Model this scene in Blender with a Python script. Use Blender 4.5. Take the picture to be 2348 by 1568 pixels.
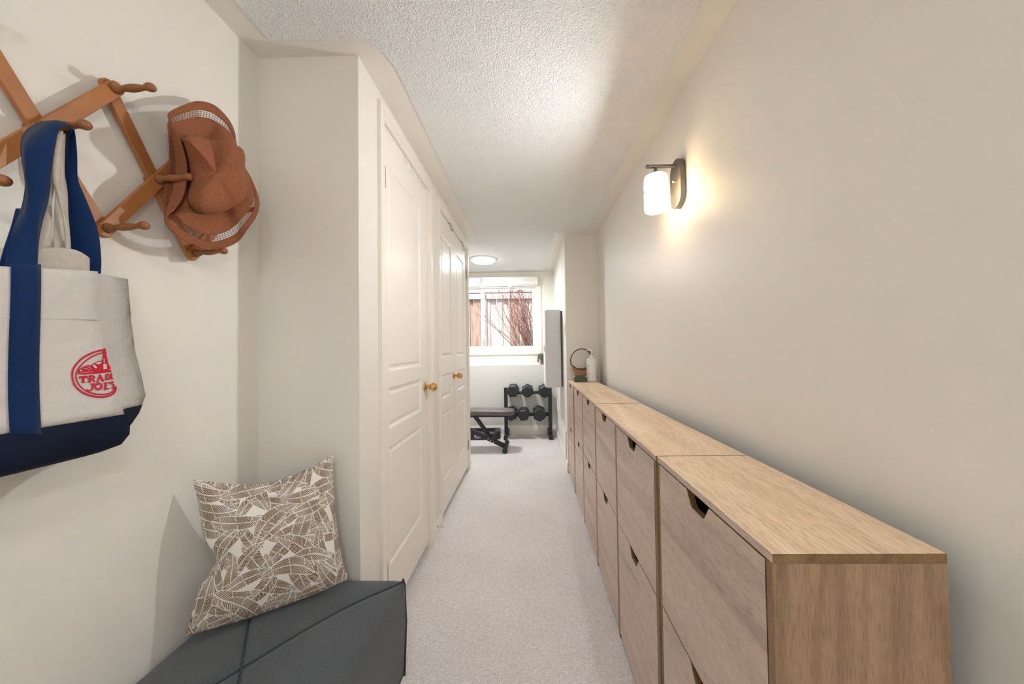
import bpy, bmesh, math, random
import numpy as np
from mathutils import Vector, Matrix
for o in list(bpy.data.objects): bpy.data.objects.remove(o)
S = bpy.context.scene
COL = S.collection
# ------------------------------------------------------------------ camera
FPX, YAW, PIT, ROL, CX, CY, EYE = 753.932, .0202, .0197, .0142, 1198.7746, 783.9136, 1.3099
_f = Vector((-math.sin(YAW)*math.cos(PIT), math.cos(YAW)*math.cos(PIT), math.sin(PIT)))
_r = Vector((math.cos(YAW), math.sin(YAW), 0)); _u = _r.cross(_f)
_r, _u = _r*math.cos(ROL)-_u*math.sin(ROL), _u*math.cos(ROL)+_r*math.sin(ROL)
cd = bpy.data.cameras.new('camera'); cam = bpy.data.objects.new('camera', cd); COL.objects.link(cam)
cam.matrix_world = Matrix.Translation((0, 0, EYE)) @ Matrix(((_r.x, _u.x, -_f.x), (_r.y, _u.y, -_f.y), (_r.z, _u.z, -_f.z))).to_4x4()
cd.sensor_width = 36; cd.lens = FPX/2348*36
cd.shift_x = -(CX-1174)/2348; cd.shift_y = (CY-784)/2348
cd.clip_start = .02; cd.clip_end = 100
S.camera = cam
def U(px, py, ax, v):
    """point of the photograph brought back onto a known plane of the room (X, Y or Z = v)"""
    d = _f + _r*((px-CX)/FPX) + _u*((CY-py)/FPX)
    i = 'XYZ'.index(ax); t = (v-(0, 0, EYE)[i])/d[i]
    return Vector((0, 0, EYE)) + d*t
# ------------------------------------------------------------------ colour management, world, sun, lamps
vs = S.view_settings; vs.view_transform = 'Standard'; vs.look = 'None'; vs.gamma = 1; vs.use_curve_mapping = False
vs.exposure = 1.82
S.cycles.max_bounces = 12; S.cycles.diffuse_bounces = 8; S.cycles.transparent_max_bounces = 12
w = bpy.data.worlds.new('sky'); S.world = w; w.use_nodes = True
bg = w.node_tree.nodes['Background']; bg.inputs['Color'].default_value = (.86, .93, 1, 1); bg.inputs['Strength'].default_value = .75
def lamp(name, kind, loc, energy, color=(1, 1, 1), size=.1, rot=(0, 0, 0), parent=None, **k):
    L = bpy.data.lights.new(name, kind); L.energy = energy; L.color = color
    if kind == 'AREA': L.shape = 'DISK'; L.size = size
    elif kind == 'SUN': L.angle = size
    else: L.shadow_soft_size = size
    o = bpy.data.objects.new(name, L); COL.objects.link(o); o.location = loc; o.rotation_euler = rot; o.parent = parent
    return o
lamp('sun', 'SUN', (0, 0, 6), 1.7, (1, .95, .88), .01, (math.radians(42), 0, math.radians(-24)))
E_ROOM, E_SCONCE, E_FILL = 10, 4.3, 4.6
# ------------------------------------------------------------------ materials
def mat(name, col, rough=.6, metal=0, spec=.5, bump=None, noise=None, coat=0, sheen=0, emit=None, estr=0, coord='Object'):
    m = bpy.data.materials.new(name); m.use_nodes = True; nt = m.node_tree; b = nt.nodes['Principled BSDF']
    c = tuple(col)+(1,) if len(col) == 3 else col
    b.inputs['Base Color'].default_value = c; b.inputs['Roughness'].default_value = rough; b.inputs['Metallic'].default_value = metal
    b.inputs['Specular IOR Level'].default_value = spec; b.inputs['Coat Weight'].default_value = coat; b.inputs['Sheen Weight'].default_value = sheen
    if emit: b.inputs['Emission Color'].default_value = tuple(emit)+(1,); b.inputs['Emission Strength'].default_value = estr
    tc = nt.nodes.new('ShaderNodeTexCoord')
    if noise:      # (scale, amount, (sx,sy,sz))
        mp = nt.nodes.new('ShaderNodeMapping'); mp.inputs['Scale'].default_value = noise[2]
        nz = nt.nodes.new('ShaderNodeTexNoise'); nz.inputs['Scale'].default_value = noise[0]; nz.inputs['Detail'].default_value = 5
        rp = nt.nodes.new('ShaderNodeValToRGB')
        a = noise[1]
        rp.color_ramp.elements[0].position = .3; rp.color_ramp.elements[1].position = .7
        rp.color_ramp.elements[0].color = tuple(x*(1-a) for x in c[:3])+(1,); rp.color_ramp.elements[1].color = tuple(min(1, x*(1+a)) for x in c[:3])+(1,)
        nt.links.new(tc.outputs[coord], mp.inputs[0]); nt.links.new(mp.outputs[0], nz.inputs['Vector']); nt.links.new(nz.outputs[0], rp.inputs[0]); nt.links.new(rp.outputs[0], b.inputs['Base Color'])
    if bump:       # (kind, scale, distance, stretch)
        mp = nt.nodes.new('ShaderNodeMapping'); mp.inputs['Scale'].default_value = bump[3] if len(bump) > 3 else (1, 1, 1)
        if bump[0] == 'noise':
            t = nt.nodes.new('ShaderNodeTexNoise'); t.inputs['Detail'].default_value = 6; out = 0
        elif bump[0] == 'voronoi':
            t = nt.nodes.new('ShaderNodeTexVoronoi'); out = 0
        t.inputs['Scale'].default_value = bump[1]
        bp = nt.nodes.new('ShaderNodeBump'); bp.inputs['Distance'].default_value = bump[2]; bp.inputs['Strength'].default_value = 1
        nt.links.new(tc.outputs[coord], mp.inputs[0]); nt.links.new(mp.outputs[0], t.inputs['Vector'])
        nt.links.new(t.outputs[out], bp.inputs['Height']); nt.links.new(bp.outputs[0], b.inputs['Normal'])
    return m
def srgb(r, g, b):
    return tuple(((x/255)/12.92 if x/255 <= .04045 else ((x/255+.055)/1.055)**2.4) for x in (r, g, b))
WALL = mat('wall_paint', srgb(230, 227, 221), .42, spec=.4, bump=('noise', 330, .00022))
WALLC = mat('ceiling_border_paint', srgb(230, 226, 220), .6, bump=('noise', 330, .00022))
WALLW = mat('back_room_paint', srgb(232, 229, 221), .55, bump=('noise', 330, .00022))
LOWERW = mat('lower_wall_paint', srgb(214, 213, 208), .6)
TRIM = mat('trim_paint', srgb(238, 232, 223), .28, spec=.5)
WHITE = mat('white_vinyl', srgb(232, 236, 238), .4)
def stipple():
    m = mat('stipple_ceiling', srgb(240, 240, 240), .9); nt = m.node_tree; b = nt.nodes['Principled BSDF']
    tc = nt.nodes.new('ShaderNodeTexCoord')
    n1 = nt.nodes.new('ShaderNodeTexNoise'); n1.inputs['Scale'].default_value = 95; n1.inputs['Detail'].default_value = 3; n1.inputs['Distortion'].default_value = 1.2
    n2 = nt.nodes.new('ShaderNodeTexVoronoi'); n2.inputs['Scale'].default_value = 150
    mx = nt.nodes.new('ShaderNodeMath'); mx.operation = 'SUBTRACT'
    bp = nt.nodes.new('ShaderNodeBump'); bp.inputs['Distance'].default_value = .009; bp.inputs['Strength'].default_value = 1
    for n in (n1, n2): nt.links.new(tc.outputs['Object'], n.inputs['Vector'])
    nt.links.new(n1.outputs[0], mx.inputs[0]); nt.links.new(n2.outputs[0], mx.inputs[1]); 
    m3 = nt.nodes.new('ShaderNodeMath'); m3.operation = 'MULTIPLY_ADD'; m3.inputs[1].default_value = -.35
    nt.links.new(n2.outputs[0], m3.inputs[0]); nt.links.new(n1.outputs[0], m3.inputs[2]); nt.links.new(m3.outputs[0], bp.inputs['Height'])
    nt.links.new(bp.outputs[0], b.inputs['Normal']); return m
STIP = stipple()
def carpet():
    m = mat('carpet', srgb(205, 195, 192), .95, spec=.1, sheen=.3); nt = m.node_tree; b = nt.nodes['Principled BSDF']
    tc = nt.nodes.new('ShaderNodeTexCoord')
    n1 = nt.nodes.new('ShaderNodeTexNoise'); n1.inputs['Scale'].default_value = 140; n1.inputs['Detail'].default_value = 4; n1.inputs['Distortion'].default_value = 1.5
    n2 = nt.nodes.new('ShaderNodeTexNoise'); n2.inputs['Scale'].default_value = 2.2; n2.inputs['Detail'].default_value = 4
    r1 = nt.nodes.new('ShaderNodeValToRGB'); r1.color_ramp.elements[0].position = .3; r1.color_ramp.elements[1].position = .68
    r1.color_ramp.elements[0].color = srgb(204, 196, 193)+(1,); r1.color_ramp.elements[1].color = srgb(250, 245, 243)+(1,)
    r2 = nt.nodes.new('ShaderNodeValToRGB'); r2.color_ramp.elements[0].position = .35; r2.color_ramp.elements[1].position = .65
    r2.color_ramp.elements[0].color = (.93, .92, .915, 1); r2.color_ramp.elements[1].color = (1, 1, 1, 1)
    mx = nt.nodes.new('ShaderNodeMix'); mx.data_type = 'RGBA'; mx.blend_type = 'MULTIPLY'; mx.inputs[0].default_value = 1
    bp = nt.nodes.new('ShaderNodeBump'); bp.inputs['Distance'].default_value = .007; bp.inputs['Strength'].default_value = .9
    L = nt.links.new
    for n in (n1, n2): L(tc.outputs['Object'], n.inputs['Vector'])
    L(n1.outputs[0], r1.inputs[0]); L(n2.outputs[0], r2.inputs[0]); L(r1.outputs[0], mx.inputs[6]); L(r2.outputs[0], mx.inputs[7]); L(mx.outputs[2], b.inputs['Base Color'])
    L(n1.outputs[0], bp.inputs['Height']); L(bp.outputs[0], b.inputs['Normal']); return m
CARPET = carpet()
def oak(name, axis, dark, mid, light, big=1.0, cath=False, rough=.42):
    m = mat(name, mid, rough, spec=.4); nt = m.node_tree; b = nt.nodes['Principled BSDF']; L = nt.links.new
    tc = nt.nodes.new('ShaderNodeTexCoord')
    def mapped(st):
        mp = nt.nodes.new('ShaderNodeMapping'); mp.inputs['Scale'].default_value = st; 
        oi = nt.nodes.new('ShaderNodeObjectInfo'); ad = nt.nodes.new('ShaderNodeVectorMath'); ad.operation = 'ADD'
        sc = nt.nodes.new('ShaderNodeVectorMath'); sc.operation = 'SCALE'; sc.inputs['Scale'].default_value = 1
        L(oi.outputs['Location'], sc.inputs[0]); L(tc.outputs['Object'], ad.inputs[0]); L(sc.outputs[0], ad.inputs[1]); L(ad.outputs[0], mp.inputs[0]); return mp
    lo, hi = 1.0, 9.0
    st = {'Y': (hi, lo, hi), 'Z': (hi, hi, lo)}[axis]
    mA = mapped(st); nA = nt.nodes.new('ShaderNodeTexNoise'); nA.inputs['Scale'].default_value = 1.7*big; nA.inputs['Detail'].default_value = 5; nA.inputs['Distortion'].default_value = .8
    mB = mapped(tuple(x*(15 if x > 1 else 7) for x in st)); nB = nt.nodes.new('ShaderNodeTexNoise'); nB.inputs['Scale'].default_value = 4.5; nB.inputs['Detail'].default_value = 4
    L(mA.outputs[0], nA.inputs['Vector']); L(mB.outputs[0], nB.inputs['Vector'])
    rA = nt.nodes.new('ShaderNodeValToRGB'); e = rA.color_ramp.elements
    e[0].position = .28; e[0].color = tuple(dark)+(1,); e[1].position = .72; e[1].color = tuple(light)+(1,)
    k = e.new(.48); k.color = tuple(mid)+(1,)
    L(nA.outputs[0], rA.inputs[0])
    rB = nt.nodes.new('ShaderNodeValToRGB'); rB.color_ramp.elements[0].position = .34; rB.color_ramp.elements[1].position = .52
    rB.color_ramp.elements[0].color = (.66, .62, .59, 1); rB.color_ramp.elements[1].color = (1.0, 1.0, 1.0, 1)
    L(nB.outputs[0], rB.inputs[0])
    mx = nt.nodes.new('ShaderNodeMix'); mx.data_type = 'RGBA'; mx.blend_type = 'MULTIPLY'; mx.inputs[0].default_value = 1
    L(rA.outputs[0], mx.inputs[6]); L(rB.outputs[0], mx.inputs[7]); last = mx.outputs[2]
    if cath:      # broad flame figure
        mC = mapped((3.2, 1, .75)); wv = nt.nodes.new('ShaderNodeTexWave'); wv.bands_direction = 'X'; wv.inputs['Scale'].default_value = 1.1; wv.inputs['Distortion'].default_value = 13; wv.inputs['Detail'].default_value = 2; wv.inputs['Detail Scale'].default_value = .8
        L(mC.outputs[0], wv.inputs['Vector']); rC = nt.nodes.new('ShaderNodeValToRGB'); rC.color_ramp.elements[0].position = .0; rC.color_ramp.elements[1].position = .22
        rC.color_ramp.elements[0].color = (.72, .68, .64, 1); rC.color_ramp.elements[1].color = (1, 1, 1, 1); L(wv.outputs[1], rC.inputs[0])
        m2 = nt.nodes.new('ShaderNodeMix'); m2.data_type = 'RGBA'; m2.blend_type = 'MULTIPLY'; m2.inputs[0].default_value = .55
        L(last, m2.inputs[6]); L(rC.outputs[0], m2.inputs[7]); last = m2.outputs[2]
    L(last, b.inputs['Base Color'])
    bp = nt.nodes.new('ShaderNodeBump'); bp.inputs['Distance'].default_value = .0008; L(nB.outputs[0], bp.inputs['Height']); L(bp.outputs[0], b.inputs['Normal'])
    return m
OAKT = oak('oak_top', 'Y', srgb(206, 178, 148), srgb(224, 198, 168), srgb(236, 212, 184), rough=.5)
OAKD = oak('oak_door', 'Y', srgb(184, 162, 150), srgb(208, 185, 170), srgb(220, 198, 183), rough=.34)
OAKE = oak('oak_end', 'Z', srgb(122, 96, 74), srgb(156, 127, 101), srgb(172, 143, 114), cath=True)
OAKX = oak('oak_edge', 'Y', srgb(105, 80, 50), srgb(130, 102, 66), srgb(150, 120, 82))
OAKXZ = oak('oak_edge_upright', 'Z', srgb(112, 88, 58), srgb(138, 110, 76), srgb(158, 130, 92))
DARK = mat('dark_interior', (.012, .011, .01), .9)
PEGW = mat('honey_wood', srgb(172, 112, 62), .42, noise=(6, .22, (1, 1, 1)), spec=.5)
PEGB = mat('peg_wood', srgb(146, 94, 54), .45, noise=(9, .2, (1, 1, 1)))
BLUE = mat('navy_webbing', srgb(8, 40, 84), .9, sheen=.1, bump=('noise', 1200, .0002), noise=(7, .16, (1, 1, 1)), spec=.2)
NAVY = mat('navy_canvas', srgb(18, 26, 46), .92, bump=('noise', 800, .0006), noise=(7, .2, (1, 1, 1)), spec=.2)
CANV = mat('natural_canvas', srgb(208, 203, 199), .95, bump=('noise', 30, .006), noise=(5, .05, (1, 1, 1)), spec=.15)
COTT = mat('unbleached_cotton', srgb(206, 198, 188), .95, bump=('noise', 60, .004), noise=(30, .06, (1, 1, 1)), spec=.15)
RED = mat('red_print', srgb(196, 18, 44), .8)
STRAW = mat('brown_straw', srgb(158, 100, 70), .85, bump=('noise', 240, .0035, (1, 1, 3)), noise=(120, .16, (1, 1, 2)), spec=.2)
GREYF = mat('charcoal_linen', srgb(80, 84, 88), .92, bump=('noise', 260, .001, (3, 1, 3)), noise=(170, .22, (3, 1, 3)), spec=.2, sheen=.15)
PIPE = mat('charcoal_piping', srgb(52, 57, 62), .85)
GUN = mat('gunmetal', srgb(112, 110, 106), .38, .75)
CHROME = mat('chrome', srgb(215, 215, 215), .12, 1)
BRASS = mat('polished_brass', srgb(214, 176, 112), .13, 1)
STEEL = mat('steel_hinge', srgb(200, 195, 185), .3, .6)
BLACKM = mat('black_powder_coat', srgb(40, 42, 45), .42, spec=.5)
RUBBER = mat('black_rubber', srgb(44, 46, 50), .5, spec=.4, bump=('noise', 300, .0004))
VINYL = mat('brown_vinyl', srgb(104, 92, 90), .38, noise=(5, .1, (1, 1, 1)))
WICK = mat('wicker', srgb(166, 122, 100), .7, bump=('noise', 260, .004, (1, 1, .3)), noise=(130, .3, (1, 1, .2)))
WICKD = mat('dark_cane', srgb(70, 40, 32), .5)
GREEN = mat('green_leather', srgb(70, 84, 62), .45, noise=(60, .35, (1, 1, 1)))
PLASTW = mat('white_plastic', srgb(236, 235, 232), .3)
INK = mat('grey_ink', srgb(90, 92, 95), .7)
TERRA = mat('brown_clay', srgb(146, 112, 96), .8, noise=(40, .15, (1, 1, 1)))
LEAF = mat('succulent_leaf', srgb(92, 112, 88), .5, noise=(60, .3, (1, 1, 1)))
PALEG = mat('pale_grey_oak', srgb(208, 210, 211), .45, noise=(14, .03, (1, 1, .12)))
def fence_mat(n, c): return mat(n, c, .85, noise=(7, .28, (5, 1, .5)), bump=('noise', 60, .003, (4, 1, .4)))
FEN = [fence_mat('weathered_cedar', srgb(200, 188, 187)), fence_mat('red_cedar', srgb(172, 142, 130)), fence_mat('pale_cedar', srgb(206, 192, 188))]
BARK = mat('branch_bark', srgb(140, 104, 96), .8, noise=(30, .35, (1, 1, .3)))
SOIL = mat('yard_soil', srgb(150, 120, 100), .95, noise=(12, .2, (1, 1, 1)))
HOUSE = mat('exterior_siding', srgb(200, 196, 190), .8)
BULB = mat('lit_bulb', (1, 1, 1), .5, emit=(1, .75, .42), estr=12)
DOME = mat('lit_dome', (1, 1, 1), .4, emit=(1, .97, .92), estr=5)
def opal():
    m = bpy.data.materials.new('opal_glass'); m.use_nodes = True; nt = m.node_tree; b = nt.nodes['Principled BSDF']
    b.inputs['Base Color'].default_value = (.93, .88, .80, 1); b.inputs['Roughness'].default_value = .25
    tr = nt.nodes.new('ShaderNodeBsdfTranslucent'); tr.inputs['Color'].default_value = (.98, .93, .84, 1)
    mx = nt.nodes.new('ShaderNodeMixShader'); mx.inputs[0].default_value = .62
    nt.links.new(b.outputs[0], mx.inputs[1]); nt.links.new(tr.outputs[0], mx.inputs[2]); nt.links.new(mx.outputs[0], nt.nodes['Material Output'].inputs[0]); return m
OPAL = opal()
def glass():
    m = bpy.data.materials.new('window_glass'); m.use_nodes = True; nt = m.node_tree; nt.nodes.remove(nt.nodes['Principled BSDF'])
    t = nt.nodes.new('ShaderNodeBsdfTransparent'); t.inputs[0].default_value = (.97, .98, .98, 1)
    g = nt.nodes.new('ShaderNodeBsdfGlossy'); g.inputs['Roughness'].default_value = .02
    fr = nt.nodes.new('ShaderNodeFresnel'); fr.inputs[0].default_value = 1.3
    mx = nt.nodes.new('ShaderNodeMixShader'); nt.links.new(fr.outputs[0], mx.inputs[0]); nt.links.new(t.outputs[0], mx.inputs[1]); nt.links.new(g.outputs[0], mx.inputs[2])
    nt.links.new(mx.outputs[0], nt.nodes['Material Output'].inputs[0]); return m
GLASS = glass()
# ------------------------------------------------------------------ mesh helpers
def obj(name, bm, m, parent=None, smooth=False, bevel=0, seg=2, loc=None):
    bmesh.ops.recalc_face_normals(bm, faces=bm.faces)
    me = bpy.data.meshes.new(name); bm.to_mesh(me); bm.free()
    for mm in (m if isinstance(m, (list, tuple)) else [m]): me.materials.append(mm)
    o = bpy.data.objects.new(name, me); COL.objects.link(o); o.parent = parent
    if smooth:
        me.polygons.foreach_set('use_smooth', [True]*len(me.polygons))
    if bevel:
        b = o.modifiers.new('bevel', 'BEVEL'); b.width = bevel; b.segments = seg; b.limit_method = 'ANGLE'; b.angle_limit = math.radians(40)
    if loc is not None: o.location = loc
    return o
def thing(name, label, cat, loc=(0, 0, 0), group=None, rz=0):
    o = bpy.data.objects.new(name, None); COL.objects.link(o); o.location = loc; o.rotation_euler.z = rz; o.empty_display_size = .05
    return tag(o, label, cat, group)
def tag(o, label, cat, group=None, kind=None):
    o['label'] = label; o['category'] = cat
    if group: o['group'] = group
    if kind: o['kind'] = kind
    return o
def struct(o): o['kind'] = 'structure'; return o
def lab(o, l): o['label'] = l; return o
def box(bm, a, b, mi=0):
    x0, y0, z0 = a; x1, y1, z1 = b
    v = [bm.verts.new(p) for p in ((x0, y0, z0), (x1, y0, z0), (x1, y1, z0), (x0, y1, z0), (x0, y0, z1), (x1, y0, z1), (x1, y1, z1), (x0, y1, z1))]
    for q in ((0, 3, 2, 1), (4, 5, 6, 7), (0, 1, 5, 4), (1, 2, 6, 5), (2, 3, 7, 6), (3, 0, 4, 7)):
        f = bm.faces.new([v[i] for i in q]); f.material_index = mi
    return bm
def boxes(*bs):
    bm = bmesh.new()
    for a, b in bs: box(bm, a, b)
    return bm
def frame_to(d):
    d = Vector(d).normalized(); a = Vector((0, 0, 1)) if abs(d.z) < .9 else Vector((1, 0, 0))
    x = a.cross(d).normalized(); return x, d.cross(x)
def lathe(bm, prof, o, d, n=24, cap=True):
    """prof: (radius, distance along d)"""
    o = Vector(o); d = Vector(d).normalized(); x, y = frame_to(d); rings = []
    for r, h in prof:
        rings.append([bm.verts.new(o+d*h+(x*math.cos(2*math.pi*i/n)+y*math.sin(2*math.pi*i/n))*max(r, 1e-5)) for i in range(n)])
    for a, b in zip(rings, rings[1:]):
        for i in range(n): bm.faces.new((a[i], a[(i+1) % n], b[(i+1) % n], b[i]))
    if cap:
        bm.faces.new(rings[0]); bm.faces.new(rings[-1][::-1])
    return bm
def tube(bm, pts, r, n=8, closed=False):
    pts = [Vector(p) for p in pts]; rs = r if isinstance(r, (list, tuple)) else [r]*len(pts); rings = []
    x = None; N = len(pts)
    for i, p in enumerate(pts):
        if closed: d = (pts[(i+1) % N]-pts[i-1]).normalized()
        else: d = (pts[min(i+1, N-1)]-pts[max(i-1, 0)]).normalized()
        if x is None: x, y = frame_to(d)
        else:
            x = (x-d*x.dot(d)).normalized(); y = d.cross(x)
        rings.append([bm.verts.new(p+(x*math.cos(2*math.pi*k/n)+y*math.sin(2*math.pi*k/n))*rs[i]) for k in range(n)])
    pr = list(zip(rings, rings[1:]))+([(rings[-1], rings[0])] if closed else [])
    for a, b in pr:
        for k in range(n): bm.faces.new((a[k], a[(k+1) % n], b[(k+1) % n], b[k]))
    if not closed: bm.faces.new(rings[0]); bm.faces.new(rings[-1][::-1])
    return bm
def bar(bm, a, b, wdt, hgt, up=(0, 0, 1)):
    a = Vector(a); b = Vector(b); d = (b-a).normalized(); s = d.cross(Vector(up)).normalized(); u = s.cross(d)
    v = [bm.verts.new(p+s*sx*wdt/2+u*sz*hgt/2) for p in (a, b) for sx, sz in ((-1, -1), (1, -1), (1, 1), (-1, 1))]
    for q in ((0, 1, 2, 3), (7, 6, 5, 4), (0, 4, 5, 1), (1, 5, 6, 2), (2, 6, 7, 3), (3, 7, 4, 0)): bm.faces.new([v[i] for i in q])
    return bm
def prism(bm, poly, axis, a, b, mi=0):
    """poly: list of 2-tuples in the other two axes"""
    def P(p, t):
        return {'X': (t, p[0], p[1]), 'Y': (p[0], t, p[1]), 'Z': (p[0], p[1], t)}[axis]
    A = [bm.verts.new(P(p, a)) for p in poly]; B = [bm.verts.new(P(p, b)) for p in poly]
    f = [bm.faces.new(A), bm.faces.new(B[::-1])]
    for i in range(len(poly)): f.append(bm.faces.new((A[i], B[i], B[(i+1) % len(poly)], A[(i+1) % len(poly)])))
    for q in f: q.material_index = mi
    return bm
def sheet(bm, rows, mi=0):
    vs = [[bm.verts.new(p) for p in r] for r in rows]
    for a, b in zip(vs, vs[1:]):
        for i in range(len(a)-1):
            f = bm.faces.new((a[i], a[i+1], b[i+1], b[i])); f.material_index = mi
    return vs
def mitre(bm, axis, o, i0, i1, a, b, sides='LRTB'):
    """mitred frame strip: o = outer (u0, u1, v0, v1); runs from inset i0 to i1, depth a..b along axis"""
    u0, u1, v0, v1 = o
    P = {'L': [(u0+i0, v0+i0), (u0+i1, v0+i1), (u0+i1, v1-i1), (u0+i0, v1-i0)], 'R': [(u1-i0, v0+i0), (u1-i0, v1-i0), (u1-i1, v1-i1), (u1-i1, v0+i1)],
         'T': [(u0+i0, v1-i0), (u0+i1, v1-i1), (u1-i1, v1-i1), (u1-i0, v1-i0)], 'B': [(u0+i0, v0+i0), (u1-i0, v0+i0), (u1-i1, v0+i1), (u0+i1, v0+i1)]}
    for k in sides: prism(bm, P[k], axis, a, b)
def catmull(P, n):
    P = [Vector(p) for p in P]; out = []
    for i in range(len(P)-1):
        p0 = P[max(i-1, 0)]; p1 = P[i]; p2 = P[i+1]; p3 = P[min(i+2, len(P)-1)]
        for k in range(n):
            t = k/n
            out.append(.5*((2*p1)+(p2-p0)*t+(2*p0-5*p1+4*p2-p3)*t*t+(3*p1-p0-3*p2+p3)*t**3))
    return out+[P[-1]]
def solid(o, t, off=0, sub=0):
    m = o.modifiers.new('thickness', 'SOLIDIFY'); m.thickness = t; m.offset = off
    if sub:
        s = o.modifiers.new('smooth', 'SUBSURF'); s.levels = sub; s.render_levels = sub
    return o
# ------------------------------------------------------------------ room
CEIL = 2.515; XL = -.6815; XR = .7376; XA = -1.0955; YC = 1.3053; YF = 3.494; XC = .3896; YE = 3.6548; YB = 5.16; YLOW = 5.03; ZL = 1.06
YN0 = -2.2
struct(obj('floor', boxes(((-3.4, YN0, -.1), (1.0, YLOW+.2, 0))), CARPET))
ce = struct(obj('ceiling', boxes(((-3.4, YN0, CEIL), (1.0, YB+.16, CEIL+.12))), WALLC))
random.seed(4)
def stip_outline():
    arc = [(-.553, 1.40), (-.556, 1.345), (-.575, 1.29), (-.605, 1.25), (-.646, 1.233)]
    base = [(.62, YN0+.01), (.62, 3.40), (.275, 3.415), (.265, YB-.1), (-3.1, YB-.1), (-3.1, 3.76), (-.55, 3.70)]+arc+[(-.99, 1.224), (-.985, YN0+.01)]
    out = []
    for i, p in enumerate(base):
        q = base[(i+1) % len(base)]; L = math.hypot(q[0]-p[0], q[1]-p[1]); n = max(1, int(L/.012))
        for k in range(n):
            t = k/n; out.append((p[0]+(q[0]-p[0])*t+random.uniform(-.0022, .0022), p[1]+(q[1]-p[1])*t+random.uniform(-.0022, .0022)))
    return out
obj('stipple_coat', prism(bmesh.new(), stip_outline(), 'Z', CEIL-.004, CEIL+.001), STIP, ce)
DZ = 2.405   # door head height
D1 = (1.525, 2.205); D2 = (2.507, 3.575)
wl = boxes(((XL-.11, YC, 0), (XL, D1[0], CEIL)), ((XL-.11, D1[0], DZ), (XL, D1[1], CEIL)), ((XL-.11, D1[1], 0), (XL, D2[0], CEIL)), ((XL-.11, D2[0], DZ), (XL, D2[1], CEIL)), ((XL-.11, D2[1], 0), (XL, YE, CEIL)))
struct(obj('wall_left', wl, WALL, bevel=.0015))
struct(obj('wall_alcove_end', boxes(((XA-.02, YC-.0008, 0), (XL-.0012, YC+.1, CEIL))), WALL))
struct(obj('wall_alcove_left', boxes(((XA-.12, YN0, 0), (XA, YC+.11, CEIL))), WALL))
struct(obj('wall_closet_back', boxes(((-1.45, YC+.11, 0), (-1.38, YE, CEIL)), ((-3.2, YE-.1, 0), (XL-.11, YE, CEIL))), WALL))
struct(obj('wall_right', boxes(((XR, YN0, 0), (XR+.12, YF+.1, CEIL))), WALL))
struct(obj('wall_right_return', boxes(((XC, YF, 0), (XR, YF+.11, CEIL))), WALL))
struct(obj('wall_room_right', boxes(((XC, YF+.11, 0), (XC+.11, YB+.12, CEIL))), WALLW))
struct(obj('wall_room_left', boxes(((-3.3, YE-.1, 0), (-3.2, YB+.12, CEIL))), WALLW))
WX0, WX1, WZ0, WZ1 = -1.56, .105, 1.30, 2.29
struct(obj('wall_back', boxes(((-3.2, YB, 0), (WX0, YB+.16, CEIL)), ((WX1, YB, 0), (XC, YB+.16, CEIL)), ((WX0, YB, 0), (WX1, YB+.16, WZ0)), ((WX0, YB, WZ1), (WX1, YB+.16, CEIL))), WALLW))
struct(obj('wall_back_lower', boxes(((-3.2, YLOW, 0), (XC, YB, ZL))), LOWERW, bevel=.003))
struct(obj('wall_entry', boxes(((XA-.12, YN0-.1, 0), (XR+.12, YN0, CEIL))), WALL))
# baseboards
def baseboard(name, x0, y0, x1, y1, th=.014, h=.10):
    """a board along a wall line with a moulded top; (x0,y0)->(x1,y1), thickness to the left of the direction"""
    d = Vector((x1-x0, y1-y0, 0)); L = d.length; d.normalize(); n = Vector((-d.y, d.x, 0))
    prof = [(0, 0), (th, 0), (th, h*.62), (th*.75, h*.68), (th*.75, h*.8), (th*.45, h*.9), (th*.35, h), (0, h)]
    bm = bmesh.new(); A = [bm.verts.new(Vector((x0, y0, 0))+n*p[0]+Vector((0, 0, p[1]))) for p in prof]; B = [bm.verts.new(Vector((x1, y1, 0))+n*p[0]+Vector((0, 0, p[1]))) for p in prof]
    bm.faces.new(A); bm.faces.new(B[::-1])
    for i in range(len(prof)): bm.faces.new((A[i], B[i], B[(i+1) % len(prof)], A[(i+1) % len(prof)]))
    return struct(obj(name, bm, TRIM))
baseboard('baseboard_left', XL, 2.462, XL, 2.263)
baseboard('baseboard_left_end', XL, YE, XL, 3.635)
baseboard('baseboard_right', XC, YF-.012, XC, YLOW)
baseboard('baseboard_right_return', XR, YF, XC-.012, YF)[ 'kind'] = 'structure'
baseboard('baseboard_back', XC, YLOW, -3.2, YLOW, h=.14)
# door casings
def casing(name, y0, y1, z1, wdt=.056):
    bm = bmesh.new()
    for th, i0, i1 in ((.017, 0, wdt*.45), (.0135, wdt*.45, wdt*.7), (.010, wdt*.7, wdt)):
        mitre(bm, 'X', (y0-wdt, y1+wdt, -.06, z1+wdt), i0, i1, XL-.001, XL+th, 'LRT')
    box(bm, (XL-.09, y0-.004, 0), (XL+.004, y0+.004, z1)); box(bm, (XL-.09, y1-.004, 0), (XL+.004, y1+.004, z1)); box(bm, (XL-.09, y0, z1-.004), (XL+.004, y1, z1+.004))
    box(bm, (XL-.08, y0, 0), (XL-.040, y0+.02, z1)); box(bm, (XL-.08, y1-.02, 0), (XL-.040, y1, z1)); box(bm, (XL-.08, y0, z1-.02), (XL-.040, y1, z1))
    return struct(obj(name, bm, TRIM))
casing('trim_1', D1[0], D1[1], DZ); casing('trim_2', D2[0], D2[1], DZ)
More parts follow.
